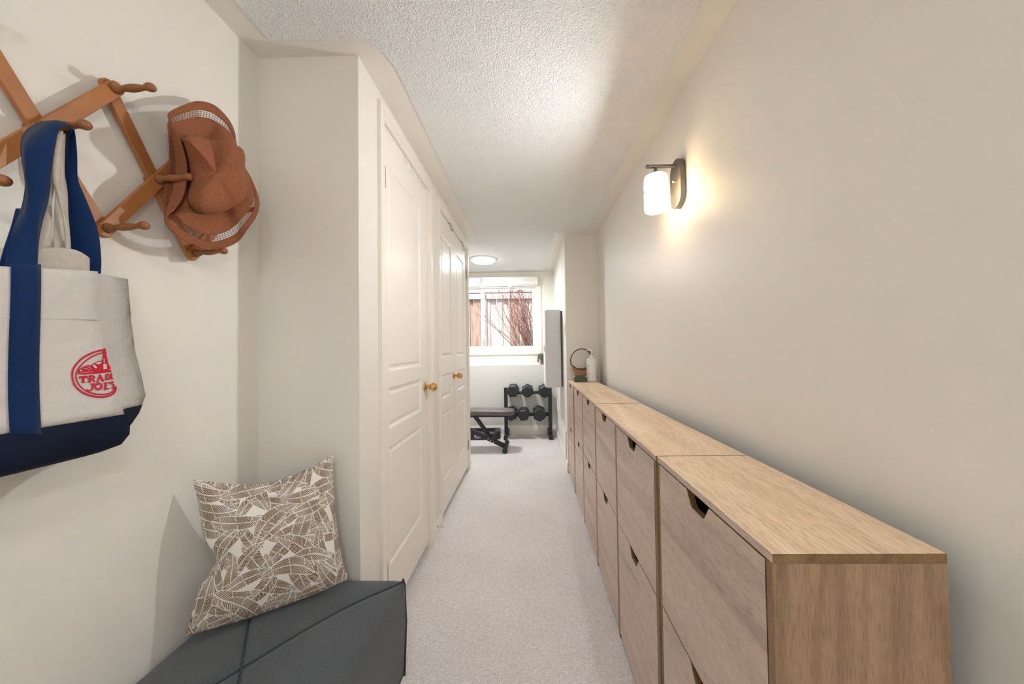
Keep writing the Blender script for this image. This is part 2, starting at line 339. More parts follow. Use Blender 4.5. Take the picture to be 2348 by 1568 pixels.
# ------------------------------------------------------------------ doors
def door_leaf(y0, y1, z0, z1, panels, x=XL-.003, th=.035):
    """moulded door: flat stiles and rails with bevelled sunk panels"""
    bm = bmesh.new()
    ys = sorted({y0, y1, *[p[0] for p in panels], *[p[1] for p in panels]}); zs = sorted({z0, z1, *[p[2] for p in panels], *[p[3] for p in panels]})
    vc = {}
    def V(xx, y, z):
        k = (round(xx, 5), round(y, 5), round(z, 5))
        if k not in vc: vc[k] = bm.verts.new(k)
        return vc[k]
    for a, b in zip(ys, ys[1:]):
        for c, d in zip(zs, zs[1:]):
            if any(p[0] <= a+1e-6 and b <= p[1]+1e-6 and p[2] <= c+1e-6 and d <= p[3]+1e-6 for p in panels): continue
            bm.faces.new((V(x, a, c), V(x, b, c), V(x, b, d), V(x, a, d)))
    for p in panels:
        prev = None
        for ins, dep in ((0, 0), (.006, -.002), (.014, -.010), (.024, -.011), (.036, -.004), (.042, -.0035)):
            r = [V(x+dep, p[0]+ins, p[2]+ins), V(x+dep, p[1]-ins, p[2]+ins), V(x+dep, p[1]-ins, p[3]-ins), V(x+dep, p[0]+ins, p[3]-ins)]
            if prev:
                for i in range(4): bm.faces.new((prev[i], prev[(i+1) % 4], r[(i+1) % 4], r[i]))
            prev = r
        bm.faces.new(prev)
    box(bm, (x-th, y0, z0), (x-.0112, y1, z1)); 
    for a, b in (((y0, z0), (y1, z0)), ((y1, z0), (y1, z1)), ((y1, z1), (y0, z1)), ((y0, z1), (y0, z0))):
        bm.faces.new((V(x, *a), V(x, *b), V(x-.0112, *b), V(x-.0112, *a)))
    return bm
DOORW = mat('moulded_door_paint', srgb(238, 233, 225), .42, bump=('noise', 45, .0012, (8, 8, .7)))
def knob(parent, y, z):
    b = lathe(bmesh.new(), [(.031, 0), (.033, .003), (.030, .007), (.014, .010)], (XL-.003, y, z), (1, 0, 0)); k = obj('door_knob', lathe(b, [(.011, .008), (.0125, .016), (.010, .022), (.010, .026), (.018, .028), (.019, .030), (.014, .034), (.016, .036), (.024, .042), (.0285, .052), (.029, .060), (.026, .069), (.019, .076), (.008, .079)], (XL-.003, y, z), (1, 0, 0)), BRASS, parent, smooth=True)
    return lab(k, 'polished brass ball knob')
def hinge(parent, y, z, m=STEEL):
    b = bmesh.new()
    for k in range(5): lathe(b, [(.0055, k*.019-.047), (.0055, k*.019-.031)], (XL+.006, y, z), (0, 0, 1), 10)
    box(b, (XL-.002, y-.010, z-.048), (XL+.0005, y+.010, z+.048))
    lathe(b, [(.004, .05), (.006, .052), (.003, .056)], (XL+.006, y, z), (0, 0, 1), 10)
    return lab(obj('hinge', b, m, parent), 'small metal hinge')
d1 = struct(obj('door_1', door_leaf(D1[0]+.0055, D1[1]-.0055, .045, DZ-.007, [(1.585, 2.065, 1.205, 2.225), (1.585, 2.065, .925, 1.13), (1.585, 2.065, .27, .842)]), DOORW))
knob(d1, 2.135, 1.068); hinge(d1, 1.533, 2.13); hinge(d1, 1.533, .27); 
ym = 2.992
d2 = struct(obj('door_2', door_leaf(D2[0]+.006, ym-.002, .045, DZ-.012, [(2.565, 2.885, 1.245, 2.225), (2.565, 2.885, .92, 1.115), (2.565, 2.885, .275, .815)]), DOORW))
knob(d2, 2.945, 1.075); hinge(d2, 2.513, 2.13); hinge(d2, 2.513, .27)
d3 = struct(obj('door_3', door_leaf(ym+.002, D2[1]-.006, .045, DZ-.012, [(3.085, 3.44, 1.245, 2.225), (3.085, 3.44, .92, 1.115), (3.085, 3.44, .275, .815)]), DOORW))
hinge(d3, 3.569, 2.13); hinge(d3, 3.569, .27)
# over-door wire hooks
def hook(y, z, m, L, label, grp=None, dx=.012, t=.0012):
    b = bmesh.new(); x = XL-.003
    tube(b, [(x-.03, y, z+.003), (x+.002, y, z+.003), (x+dx, y, z+.001), (x+dx, y, z-L), (x+dx+.008, y+.004, z-L-.004), (x+dx+.014, y+.012, z-L+.012)], t, 6)
    o = obj('over_door_hook', b, m); return tag(o, label, 'hook', grp)
for i, (y, w_) in enumerate(((1.80, 'nearest'), (1.905, 'second nearest'), (2.02, 'second farthest'), (2.095, 'farthest'))):
    hook(y, DZ-.008, mat('thin_wire', srgb(196, 190, 180), .5), .04, 'thin pale wire hook over the near white door, %s of its four' % w_, 'thin wire hooks over the near door', .004, .0009)
hook(2.80, DZ-.010, BLACKM, .06, 'black bent hook over the top of the nearer leaf of the double door', 'black hooks over the double door', .024, .0022)
hook(3.30, DZ-.010, BLACKM, .085, 'black bent hook over the top of the farther leaf of the double door', 'black hooks over the double door', .024, .0022)
b = bmesh.new(); tube(b, [(XL+.012, 2.335, .062), (XL+.055, 2.335, .060)], .004, 8); lathe(b, [(.011, 0), (.011, .003)], (XL+.012, 2.335, .062), (1, 0, 0), 12)
ds = tag(obj('door_stop', b, STEEL), 'small metal door stop on the baseboard between the near door and double door', 'door stop'); obj('rubber_tip', lathe(bmesh.new(), [(.007, 0), (.008, .004), (.006, .010)], (XL+.054, 2.335, .060), (1, 0, 0), 12), PLASTW, ds)
b = bmesh.new(); tube(b, [(XL+.012, 3.642, .062), (XL+.022, 3.642, .061)], .004, 8); ds = tag(obj('door_stop', b, STEEL), 'small metal door stop on the baseboard at the far end of the left wall', 'door stop'); obj('rubber_tip', lathe(bmesh.new(), [(.007, 0), (.008, .004), (.006, .010)], (XL+.021, 3.642, .061), (1, 0, 0), 12), PLASTW, ds)
# ------------------------------------------------------------------ shoe cabinets
UN = .49; XF = .3935; DEP = .28; TOP = .967; YN = .5543; PT = .016
def notch_poly(y0, y1, z0, z1, nb=True):
    c = (y0+y1)/2; h = .036
    top = [(y0, z1)]
    if nb: top += [(c-.052, z1), (c-.049, z1-.004), (c-.033, z1-h+.006), (c-.026, z1-h), (c+.026, z1-h), (c+.033, z1-h+.006), (c+.049, z1-.004), (c+.052, z1)]
    return [(y0, z0)]+top+[(y1, z1), (y1, z0)]
def cabinet(k, label, jog):
    y0 = YN+k*UN; y1 = y0+UN; ox = jog[0]; oz = jog[1]
    t = thing('shoe_cabinet', label, 'shoe cabinet', (XF, (y0+y1)/2, 0), 'oak-effect shoe cabinets along the right wall')
    Y0, Y1 = -UN/2+.0005, UN/2-.0005; X0 = ox; T = TOP+oz
    bm = boxes(((X0, Y0, T-PT), (X0+DEP, Y1, T))); bm.normal_update()
    for f in bm.faces: f.material_index = 0 if f.normal.z > .7 else (2 if abs(f.normal.y) > .7 else 1)
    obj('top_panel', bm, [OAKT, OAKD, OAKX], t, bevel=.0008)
    for s in (0, 1):
        ya, yb = ((Y0, Y0+PT), (Y1-PT, Y1))[s]
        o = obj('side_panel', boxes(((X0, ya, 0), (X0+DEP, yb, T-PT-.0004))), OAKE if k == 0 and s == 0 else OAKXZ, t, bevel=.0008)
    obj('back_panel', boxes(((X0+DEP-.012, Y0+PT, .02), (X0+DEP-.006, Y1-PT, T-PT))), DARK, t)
    for z0, z1 in ((.522, T-PT-.003), (.022, .519)):
        bm = prism(bmesh.new(), notch_poly(Y0+PT+.002, Y1-PT-.002, z0, z1), 'X', X0, X0+.016)
        for f in bm.faces:
            n = f.normal if f.normal.length else Vector((1, 0, 0))
        bm.normal_update()
        for f in bm.faces: f.material_index = 0 if abs(f.normal.x) > .7 else 1
        obj('door', bm, [OAKD, OAKX], t, bevel=.0006, seg=1)
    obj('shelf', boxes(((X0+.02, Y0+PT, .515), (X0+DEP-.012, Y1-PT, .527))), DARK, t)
    obj('plinth', boxes(((X0+.03, Y0+PT, 0), (X0+.045, Y1-PT, .022))), DARK, t)
    # dark inside behind the grip holes
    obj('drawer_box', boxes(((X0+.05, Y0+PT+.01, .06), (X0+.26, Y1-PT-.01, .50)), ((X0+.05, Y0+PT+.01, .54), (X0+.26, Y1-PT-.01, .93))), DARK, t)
CL = ['oak-effect shoe cabinet nearest the camera, with its whole end panel in view', 'second oak-effect shoe cabinet from the camera, behind the one showing its end panel',
      'third oak-effect shoe cabinet from the camera in the row along the right wall', 'fourth oak-effect shoe cabinet from the camera, third from the white bottle',
      'fifth oak-effect shoe cabinet from the camera, next to the one under the basket', 'farthest oak-effect shoe cabinet, carrying the basket and pump bottle']
for k, j in enumerate(((0, 0), (-.0035, .001), (0, -.0005), (.001, .001), (.002, 0), (.0, 0))): cabinet(k, CL[k], j)
# ------------------------------------------------------------------ wall sconce
def stadium(w_, h_, n=14):
    r = w_/2; c = h_/2-r
    return [(r*math.cos(a), c+r*math.sin(a)) for a in [math.pi*i/n for i in range(n+1)]]+[(-r*math.cos(a), -c-r*math.sin(a)) for a in [math.pi*i/n for i in range(n+1)]]
def sconce(SY, SZ, label, power):
    sc = thing('wall_sconce', label, 'wall lamp', (XR, SY, SZ), 'matching wall lamps on the right wall')
    obj('backplate', prism(bmesh.new(), stadium(.112, .232), 'X', -.026, 0), GUN, sc, bevel=.002)
    AX = -.118   # shade axis off the wall
    obj('arm', lathe(bmesh.new(), [(.0085, 0), (.0085, .142)], (-.02, 0, .088), (-1, 0, 0), 16), GUN, sc, smooth=False)
    obj('stem', lathe(bmesh.new(), [(.007, 0), (.007, .04)], (AX, 0, .088), (0, 0, -1), 16), GUN, sc)
    obj('shade_cap', lathe(bmesh.new(), [(.008, .0), (.034, .006), (.036, .018), (.030, .022)], (AX, 0, .055), (0, 0, -1), 28), GUN, sc, smooth=True)
    obj('screw', lathe(bmesh.new(), [(.006, 0), (.006, .010), (.004, .012)], (-.026, 0, .012), (-1, 0, 0), 14), CHROME, sc)
    shd = lab(obj('shade', lathe(bmesh.new(), [(.030, .0), (.044, .001), (.0515, .006), (.054, .018), (.054, .162), (.050, .170), (.001, .171), (.001, .167), (.048, .166), (.0495, .162), (.0495, .02), (.044, .008), (.030, .005)], (AX, 0, .042), (0, 0, -1), 48, False), OPAL, sc, smooth=True), 'glowing white opal glass cylinder')
    obj('bulb', lathe(bmesh.new(), [(.010, 0), (.012, .02), (.024, .045), (.028, .065), (.022, .085), (.006, .094)], (AX, 0, .03), (0, 0, -1), 20), BULB, shd, smooth=True)
    a_ = lamp('added_fill_panel', 'AREA', (AX-.0555, 0, -.045), power, (.925, .968, 1), .07, (0, math.radians(71), 0), parent=sc); a_.data.shape = 'RECTANGLE'; a_.data.size = .13; a_.data.size_y = .03  # fill panel added just outside the glass, aimed into the hall
    lamp('sconce_light', 'POINT', (AX, 0, -.075), power*.45, (1, .95, .88), .03, parent=sc)

sconce(1.582, 2.09, 'dark metal wall lamp with lit white glass shade, above the middle of the cabinets', E_SCONCE*1.0)
sconce(-.45, 2.09, 'dark metal wall lamp with lit glass shade, added out of view beside the camera', E_SCONCE*.5)  # unseen second lamp, added to set the shadow directions
# ------------------------------------------------------------------ ceiling lights
def dome(x, y, r, label, e, col=(.94, .975, 1)):
    t = thing('ceiling_light', label, 'ceiling light', (x, y, CEIL-.004))
    obj('rim', lathe(bmesh.new(), [(r, 0), (r, .008), (r-.006, .014), (r-.03, .016)], (0, 0, 0), (0, 0, -1), 48), PLASTW, t, smooth=True)
    obj('diffuser', lathe(bmesh.new(), [(r-.032, .016), (r-.034, .034), (r-.06, .046), (r*.4, .052), (.001, .054)], (0, 0, 0), (0, 0, -1), 48), DOME, t, smooth=True)
    lamp('dome_light', 'AREA', (0, 0, -.058), e, col, (r-.04)*2, parent=t)
    return t
dome(-.60, 4.36, .175, 'round flush ceiling light glowing in the far room', E_ROOM)
dome(.25, -1.3, .19, 'round flush ceiling light added out of view, behind the camera', E_FILL)  # unseen ceiling light, added to fill the hall from behind the camera
# ------------------------------------------------------------------ window
YW = YB-.012
t = bmesh.new(); wdt = .095
for th, i0, i1 in ((.012, 0, .012), (.018, .012, .05), (.0121, .05, wdt)):
    mitre(t, 'Y', (WX0+.004-wdt, WX1-.004+wdt, WZ0+.004-wdt, WZ1-.004+wdt*.8), i0, i1, YB-th, YB+.001)
struct(obj('trim_3', t, TRIM))
win = struct(thing('window_1', 'x', 'x')); del win['label']; del win['category']
f0, f1 = YB+.02, YB+.075
def ring(x0, x1, z0, z1, w_, ya, yb): return boxes(((x0, ya, z0), (x0+w_, yb, z1)), ((x1-w_, ya, z0), (x1, yb, z1)), ((x0+w_, ya, z0), (x1-w_, yb, z0+w_)), ((x0+w_, ya, z1-w_), (x1-w_, yb, z1)))
obj('window_frame', ring(WX0, WX1, WZ0, WZ1, .035, f0, f1), WHITE, win, bevel=.003)
obj('sash', ring(-.76, WX1-.02, WZ0+.02, WZ1-.02, .03, f0+.004, f0+.026), WHITE, win, bevel=.003)
obj('sash', ring(WX0+.02, -.715, WZ0+.02, WZ1-.02, .03, f0+.03, f0+.05), WHITE, win, bevel=.003)
obj('pane', boxes(((-.735, f0+.013, WZ0+.045), (WX1-.045, f0+.017, WZ1-.045))), GLASS, win)
obj('pane', boxes(((WX0+.045, f0+.038, WZ0+.045), (-.74, f0+.042, WZ1-.045))), GLASS, win)
# blinds pulled right up
def blind(x0, x1, label, tab):
    t = thing('roller_blind', label, 'blind', ((x0+x1)/2, YB-.018, 2.30), 'white blinds raised above the window'); h = (x1-x0)/2
    prof = [(-.062, .125), (0, .125), (0, 0), (-.02, -.004), (-.052, .012), (-.060, .03), (-.050, .05), (-.066, .068), (-.066, .11)]
    obj('valance', prism(bmesh.new(), prof, 'X', -h, h), PLASTW, t, bevel=.002)
    obj('bottom_rail', boxes(((-h+.01, -.038, -.012), (h-.01, -.022, .002))), PLASTW, t)
    if tab: obj('pull_tab', boxes(((-.025, -.032, -.034), (.025, -.029, -.010))), GLASS if 0 else PLASTW, t)
blind(-.728, .145, 'raised white blind over the right part of the far window', True)
blind(-1.60, -.742, 'raised white blind over the left part of the far window, mostly hidden', False)
# ------------------------------------------------------------------ outside the window
struct(obj('floor_yard', boxes(((-6, YB+.3, .95), (5, 14, 1.0))), SOIL))
fen = thing('wooden_fence', 'weathered cedar board fence outside the far window', 'fence', (0, 6.75, 1.0))
random.seed(11); x = -3.2; i = 0
while x < 2.2:
    w_ = random.choice((.085, .11, .12, .135)); pal = random.choices((0, 1, 2), (5, 3, 4))[0]; dy = (0 if i % 2 else .03)
    h = 1.42+random.uniform(-.006, .006)
    obj('fence_board', boxes(((x, -.012+dy, .04), (x+w_, .012+dy, h))), FEN[pal], fen, bevel=.002); x += w_-.006 if i % 2 else w_+.012; i += 1
for z in (.06, 1.33): obj('fence_rail', boxes(((-3.2, -.07, z), (2.2, -.02, z+.085))), FEN[0], fen)
obj('cap_rail', boxes(((-3.2, -.09, 1.46), (2.2, .08, 1.495))), FEN[2], fen)
for x in (-2.2, -.98, 1.5): obj('fence_post', boxes(((x, -.11, 0), (x+.09, -.02, 1.46))), FEN[2], fen)
def shrub(cx, cy, n, spread, seed, label, lean):
    random.seed(seed); b = bmesh.new()
    for i in range(n):
        p = Vector((cx+random.uniform(-.12, .12), cy+random.uniform(-.08, .08), 1.0)); d = Vector((lean+random.gauss(0, spread), random.uniform(-.25, .12), 1)).normalized(); pts = [p.copy()]; r = random.uniform(.004, .011)
        for s in range(9):
            d = (d+Vector((random.gauss(0, .09), random.gauss(0, .05), .02))).normalized(); p = p+d*random.uniform(.15, .22); pts.append(p.copy())
            if random.random() < .8 and s > 0:
                q = p.copy(); e = (d+Vector((random.gauss(0, .6), random.gauss(0, .3), random.uniform(-.1, .4)))).normalized(); pp = [q.copy()]
                for k in range(4): e = (e+Vector((random.gauss(0, .25), random.gauss(0, .15), .05))).normalized(); q = q+e*.08; pp.append(q.copy())
                tube(b, pp, [.0035, .003, .0026, .002, .0014], 4)
        tube(b, pts, [r*(1-.08*k) for k in range(len(pts))], 5)
    return tag(obj('bare_shrub', b, BARK), label, 'shrub')
shrub(.12, 6.05, 46, .24, 3, 'leafless shrub of thin stems at the right of the window view', -.10)
shrub(.05, 5.72, 9, .35, 8, 'few long bare canes slanting across the fence behind the window middle', -.42)
# ------------------------------------------------------------------ peg rack
RY = lambda y, z: (y, z)
T = {'m0': (.463, 1.81), 't1': (.585, 1.995), 'b1': (.578, 1.628), 'm1': (.690, 1.81), 't2': (.815, 1.995), 'b2': (.803, 1.628), 'm2': (.914, 1.811), 't3': (1.035, 1.995), 'b3': (1.021, 1.628), 'm3': (1.14, 1.811)}
rk = thing('peg_rack', 'honey-coloured wooden accordion peg rack on the left wall', 'coat rack', (XA, .80, 1.63))
def rl(y, z, x): return Vector((x-XA, y-.80, z-1.63))
def slat(a, b, x, ext=.008):
    (ya, za), (yb, zb) = T[a], T[b]; d = Vector((yb-ya, zb-za)).normalized()
    w2 = .0135; n = Vector((-d.y, d.x)); A = Vector((ya, za))-d*ext; B = Vector((yb, zb))+d*ext
    poly = []
    for c, st_ in ((A, 90), (B, -90)):
        for k in range(7):
            an = math.radians(st_+30*k); q = c+d*math.cos(an)*.0155+n*math.sin(an)*.0155; poly.append((q.x-.80, q.y-1.63))
    return obj('slat', prism(bmesh.new(), poly, 'X', x-XA-.0055, x-XA+.0055), PEGW, rk, bevel=.0015)
XB_, XF_ = -1.077, -1.065
for a, b in (('m0', 'b1'), ('t1', 'b2'), ('t2', 'b3'), ('t3', 'm3')): slat(a, b, XB_)
for a, b in (('m0', 't1'), ('b1', 't2'), ('b2', 't3'), ('b3', 'm3')): slat(a, b, XF_)
for k, (y, z) in T.items():
    o_ = rl(y, z, XF_+.005); rise = .0 if k[0] == 'm' else .03
    d = Vector((1, .10, .10))
    obj('peg', lathe(bmesh.new(), [(.0115, -.002), (.0125, .004), (.0105, .010), (.0075, .016), (.0068, .020), (.0085, .030), (.0095, .040), (.0088, .052), (.0066, .064), (.0060, .070), (.0085, .075), (.0105, .081), (.0105, .087), (.0080, .092), (.003, .094)], o_, d, 20), PEGB, rk, smooth=True)
for k in ('m1', 'm2'): obj('wall_spacer', lathe(bmesh.new(), [(.008, 0), (.008, .016)], rl(*T[k], XA), (1, 0, 0), 12), PEGW, rk)
# ------------------------------------------------------------------ straw hat
def hat():
    t = thing('sun_hat', 'floppy brown woven straw hat hanging on the right end of the peg rack', 'hat', (XA+.06, 1.04, 1.86))
    O = Vector(t.location)
    # rim: photograph outline, with distance of each stretch of brim edge from the wall  (px, py, X)
    K = [(388, 262, -1.005), (420, 244, -1.015), (455, 234, -1.03), (490, 242, -1.035), (520, 270, -1.02), (536, 300, -1.005), (541, 330, -.99), (553, 370, -1.01), (575, 410, -.99), (592, 455, -.965), (588, 490, -.95), (566, 525, -.96), (545, 552, -.985), (510, 568, -1.005), (475, 571, -.99), (445, 560, -.985), (415, 545, -.985), (388, 522, -.985), (380, 497, -.98), (400, 478, -.975), (418, 452, -.982), (426, 415, -.99), (425, 370, -.985), (412, 320, -.975), (396, 285, -.985)]
    R = [U(a, b, 'X', x)-O for a, b, x in K]
    # fold line where the left part of the brim turns over (None = no fold): mid control points
    C = [(418, 322, -.985), (432, 316, -.99), (452, 318, -1.0), (478, 322, -1.01), (505, 326, -.97), (530, 335, -.94), (548, 347, -.94), (556, 378, -.97), (565, 405, -.975), (566, 435, -.97), (555, 455, -.975), (535, 470, -.98), (512, 482, -1.0), (490, 488, -.99), (466, 488, -.985), (450, 484, -.98), (436, 472, -.98), (431, 459, -.985), (430, 446, -.995), (432, 430, -1.012), (434, 412, -1.014), (433, 396, -1.014), (431, 375, -1.01), (426, 350, -.995), (421, 334, -.99)]
    B = [U(a, b, 'X', x)-O for a, b, x in C]
    M = []
    for i, ((a, b, x), (c, d, e)) in enumerate(zip(K, C)):
        m = (R[i]+B[i])/2
        if a < 400+0 or (i >= 18): pass
        M.append(m)
    # left brim goes out and then folds back over: push the middle outwards to the left
    fold = {18: (384, 486, -1.01), 19: (378, 462, -1.03), 20: (378, 436, -1.048), 21: (384, 405, -1.052), 22: (388, 368, -1.048), 23: (388, 325, -1.02), 24: (386, 285, -1.0), 0: (400, 285, -1.0)}
    for i, (a, b, x) in fold.items(): M[i] = U(a, b, 'X', x)-O
    def loop(P, n):
        P = [Vector(p) for p in P]; N = len(P); out = []
        for i in range(N):
            p0, p1, p2, p3 = P[i-1], P[i], P[(i+1) % N], P[(i+2) % N]
            for k in range(n):
                s = k/n; out.append(.5*((2*p1)+(p2-p0)*s+(2*p0-5*p1+4*p2-p3)*s*s+(3*p1-p0-3*p2+p3)*s**3))
        return out
    n = 10; LR, LM, LB = loop(R, n), loop(M, n), loop(B, n); N = len(LR)
    def pt(i, s):
        i %= N; a, m, c = LB[i], LM[i], LR[i]
        if s < .5: q = s*2; base = a.lerp(m, q)
        else: base = m.lerp(c, s*2-1)
        # round the polyline a little
        bez = a*(1-s)**2+(2*m-.5*a-.5*c)*2*s*(1-s)+c*s*s
        return bez.lerp(base, .35)
    def band(s0, s1, k, step=1):
        bm = bmesh.new(); rows = [[pt(i, s0+(s1-s0)*j/k) for i in range(0, N, step)] for j in range(k+1)]; M_ = len(rows[0])
        V = [[bm.verts.new(p) for p in r] for r in rows]
        for a, b in zip(V, V[1:]):
            for i in range(M_): bm.faces.new((a[i], a[(i+1) % M_], b[(i+1) % M_], b[i]))
        return bm
    solid(obj('brim', band(0, .59, 12), STRAW, t, smooth=True), .0028)
    solid(lab(obj('brim_edge', band(.78, 1, 6), STRAW, t, smooth=True), 'tightly woven outer edge of brim'), .0028)
    o = obj('openwork_band', band(.585, .785, 4, 2), STRAW, t); 
    wm = o.modifiers.new('net', 'WIREFRAME'); wm.thickness = .0017; wm.use_boundary = True; wm.use_even_offset = False
    e = bmesh.new(); tube(e, [pt(i, 1) for i in range(N)], .0026, 6, True); obj('rim_cord', e, STRAW, t, smooth=True)
    # crown
    cc = sum(LB, Vector())/N; bm = bmesh.new(); rows = []
    tip = U(500, 398, 'X', -.90)-O
    prof = [(0, 1.0), (.12, 1.0), (.28, 1.0), (.45, .975), (.62, .93), (.76, .84), (.87, .71), (.95, .54), (.99, .34), (.985, .16), (.975, .02)]
    for h, sc_ in prof:
        r = []
        for i in range(N):
            base = LB[i]-cc; q = cc+base*sc_+(tip-cc)*h
            r.append(q)
        rows.append(r)
    # pinched dents either side of the front
    for j, r in enumerate(rows):
        h = prof[j][0]
        if h > .25:
            for i in range(N):
                q = r[i]
                for (a, b, x, rad, dep) in ((558, 412, -.94, .040, .030), (478, 395, -.90, .045, .016), (534, 372, -.91, .030, -.005), (532, 410, -.91, .030, -.006), (524, 448, -.91, .030, -.005), (455, 450, -.93, .035, -.006)):
                    c = U(a, b, 'X', x)-O; g = math.exp(-((q-c).length/rad)**2); q = q+(cc-q).normalized()*dep*g
                r[i] = q
    V = [[bm.verts.new(p) for p in r] for r in rows]
    for a, b in zip(V, V[1:]):
        for i in range(N): bm.faces.new((a[i], a[(i+1) % N], b[(i+1) % N], b[i]))
    bm.faces.new(V[-1])
    o = solid(obj('crown', bm, STRAW, t, smooth=True), .0028)
hat()
# ------------------------------------------------------------------ tote bag
def tote():
    t = thing('tote_bag', 'canvas tote bag with navy straps and base and red oval logo, on the peg rack', 'tote bag', (-.98, .62, 1.09)); O = Vector(t.location)
    XFR, XBK = -.92, -1.06
    lv = [(1.488, .683, .844, 1.508), (1.44, .684, .849, 1.45), (1.392, .688, .853, 1.393), (1.323, .703, .863, 1.312), (1.27, .714, .876, 1.255), (1.225, .722, .887, 1.197), (1.173, .732, .879, 1.171)]
    lo = [(1.173, .7325, .8795, 1.171), (1.15, .742, .872, 1.15), (1.125, .745, .858, 1.128), (1.104, .738, .842, 1.108), (1.092, .722, .83, 1.100)]
    def wr(y, z): return .006*math.sin(9*(y-.35)+3)*math.sin(12*(z-1.1))+.010*math.exp(-((y-.60)/.06)**2)*0
    def cross(z, yf, yb, zb, k=0):
        y0 = .34; pts = []
        for i in range(19):
            y = y0+(yf-y0)*i/18; rr = .006*max(0, (i-15)/3)**2
            pts.append(Vector((XFR+wr(y, z)-rr-k, y, z-.17*(yf-y)*max(0, (z-1.18)/.308)**1.5)))
        # gusset tucked inwards
        f = pts[-1]; b = Vector((XBK, yb, zb)); g = f.lerp(b, .5)+Vector((-.006, -.028, 0))
        for s in (.25, .5, .75, 1):
            q = f*(1-s)**2+(2*g-.5*f-.5*b)*2*s*(1-s)+b*s*s; q.z = z+(zb-z)*s; pts.append(q)
        for i in range(1, 13): pts.append(Vector((XBK-.008, yb+(.34-yb)*i/12, zb+(z-zb)*i/12)))
        for s in (.33, .66): pts.append(Vector((XBK, .34, z)).lerp(Vector((XFR, .34, z)), s)+Vector((0, .01, 0)))
        return [p-O for p in pts]
    def sub(levels, n):
        out = []
        for a, b in zip(levels, levels[1:]):
            for k in range(n): out.append(tuple(a[j]+(b[j]-a[j])*k/n for j in range(4)))
        return out+[levels[-1]]
    bm = bmesh.new(); V = [[bm.verts.new(p) for p in cross(*l)] for l in sub(lv, 3)]; N = len(V[0])
    for a, b in zip(V, V[1:]):
        for i in range(N): bm.faces.new((a[i], a[(i+1) % N], b[(i+1) % N], b[i]))
    solid(obj('body', bm, CANV, t, smooth=True), .002)
    ks = [0, .0, .004, .014, .040]
    bm = bmesh.new(); V = [[bm.verts.new(p) for p in cross(*l, -.0015+k)] for l, k in zip(lo, ks)]
    for a, b in zip(V, V[1:]):
        for i in range(N): bm.faces.new((a[i], a[(i+1) % N], b[(i+1) % N], b[i]))
    bm.faces.new(V[-1])
    lab(solid(obj('base', bm, NAVY, t, smooth=True), .002), 'navy blue canvas base')
    # stitched pocket edge and hem seams
    s = bmesh.new()
    for z, ya, yb in ((1.383, .36, .684),): tube(s, [Vector((XFR+wr(ya+(yb-ya)*i/20, z)+.0015, ya+(yb-ya)*i/20, z-.018+.020*i/20))-O for i in range(21)], .0013, 5)
    obj('pocket_seam', s, CANV, t)
    # straps on the faces
    def strap_face(yc, z0, z1, x):
        r = [[Vector((x(y, z)+.0032, y, z))-O for y in [yc-.0205+.041*i/4 for i in range(5)]] for z in [z0+(z1-z0)*k/12 for k in range(13)]]
        bm = bmesh.new(); sheet(bm, r); return solid(obj('strap', bm, BLUE, t, smooth=True), .002)
    fx = lambda y, z: XFR+wr(y, z)
    bm = bmesh.new(); rows = []
    for k in range(15):
        s_ = k/14; py = 606+(996-606)*s_; l = 14.5+(25-14.5)*s_; r = 83+(95-83)*s_
        rows.append([(lambda q: q-O+Vector((wr(q.y, q.z)+.0032, 0, 0)))(U(l+(r-l)*i/4, py-(0 if 1 else 0)-.0*i, 'X', XFR)) for i in range(5)])
    sheet(bm, rows); solid(obj('strap', bm, BLUE, t, smooth=True), .002)
    Z = lambda x, y, X: U(x*.24231, 260+y*.24231, 'X', X)-O
    def ribbon(rows, m, name='handle', th=.0022, nn=4):
        P = [catmull([Z(r[2*i], r[2*i+1], r[-1] if not isinstance(r[-1], tuple) else r[-1][i]) for r in rows], nn) for i in range((len(rows[0])-1)//2)]
        bm = bmesh.new(); sheet(bm, [list(q) for q in zip(*P)]); o = obj(name, bm, m, t if m is not COTT else T2, smooth=True)
        return solid(o, th)
    T2 = thing('cotton_bag', 'plain off-white cotton bag tucked inside the canvas tote, its handles on the same peg', 'cloth bag', (-.99, .66, 1.40))
    F = [(690, 120, 680, 150, 668, 200, (-1.015, -1.0, -.99)), (600, 84, 640, 92, 658, 122, (-1.02, -1.005, -.985)), (430, 76, 505, 76, 585, 118, (-1.025, -.995, -.965)), (265, 150, 360, 195, 545, 185, (-1.02, -.975, -.955)), (205, 262, 270, 330, 522, 290, (-1.01, -.96, -.945)),
         (208, 420, 256, 480, 500, 430, (-1.0, -.955, -.94)), (236, 585, 256, 600, 482, 590, (-.99, -.95, -.937)), (242, 720, 286, 740, 474, 720, (-.98, -.94, -.935)), (207, 900, 312, 905, 440, 880, (-.965, -.93, -.935)),
         (152, 1030, 328, 1035, 396, 1022, (-.95, -.925, -.935)), (95, 1200, 338, 1210, 362, 1205, (-.935, -.92, -.93)), (62, 1400, 345, 1410, 348, 1410, (-.92, -.916, -.918)), (60, 1470, 346, 1470, 349, 1470, (-.915, -.915, -.917))]
    ribbon(F, BLUE)
    ribbon([(150, 900, 200, 900, (-.99, -.99)), (110, 1060, 200, 1100, (-.975, -.975)), (40, 1270, 170, 1300, (-.96, -.96)), (-10, 1450, 120, 1470, (-.95, -.95)), (-60, 1620, 80, 1640, (-.94, -.94))], BLUE)
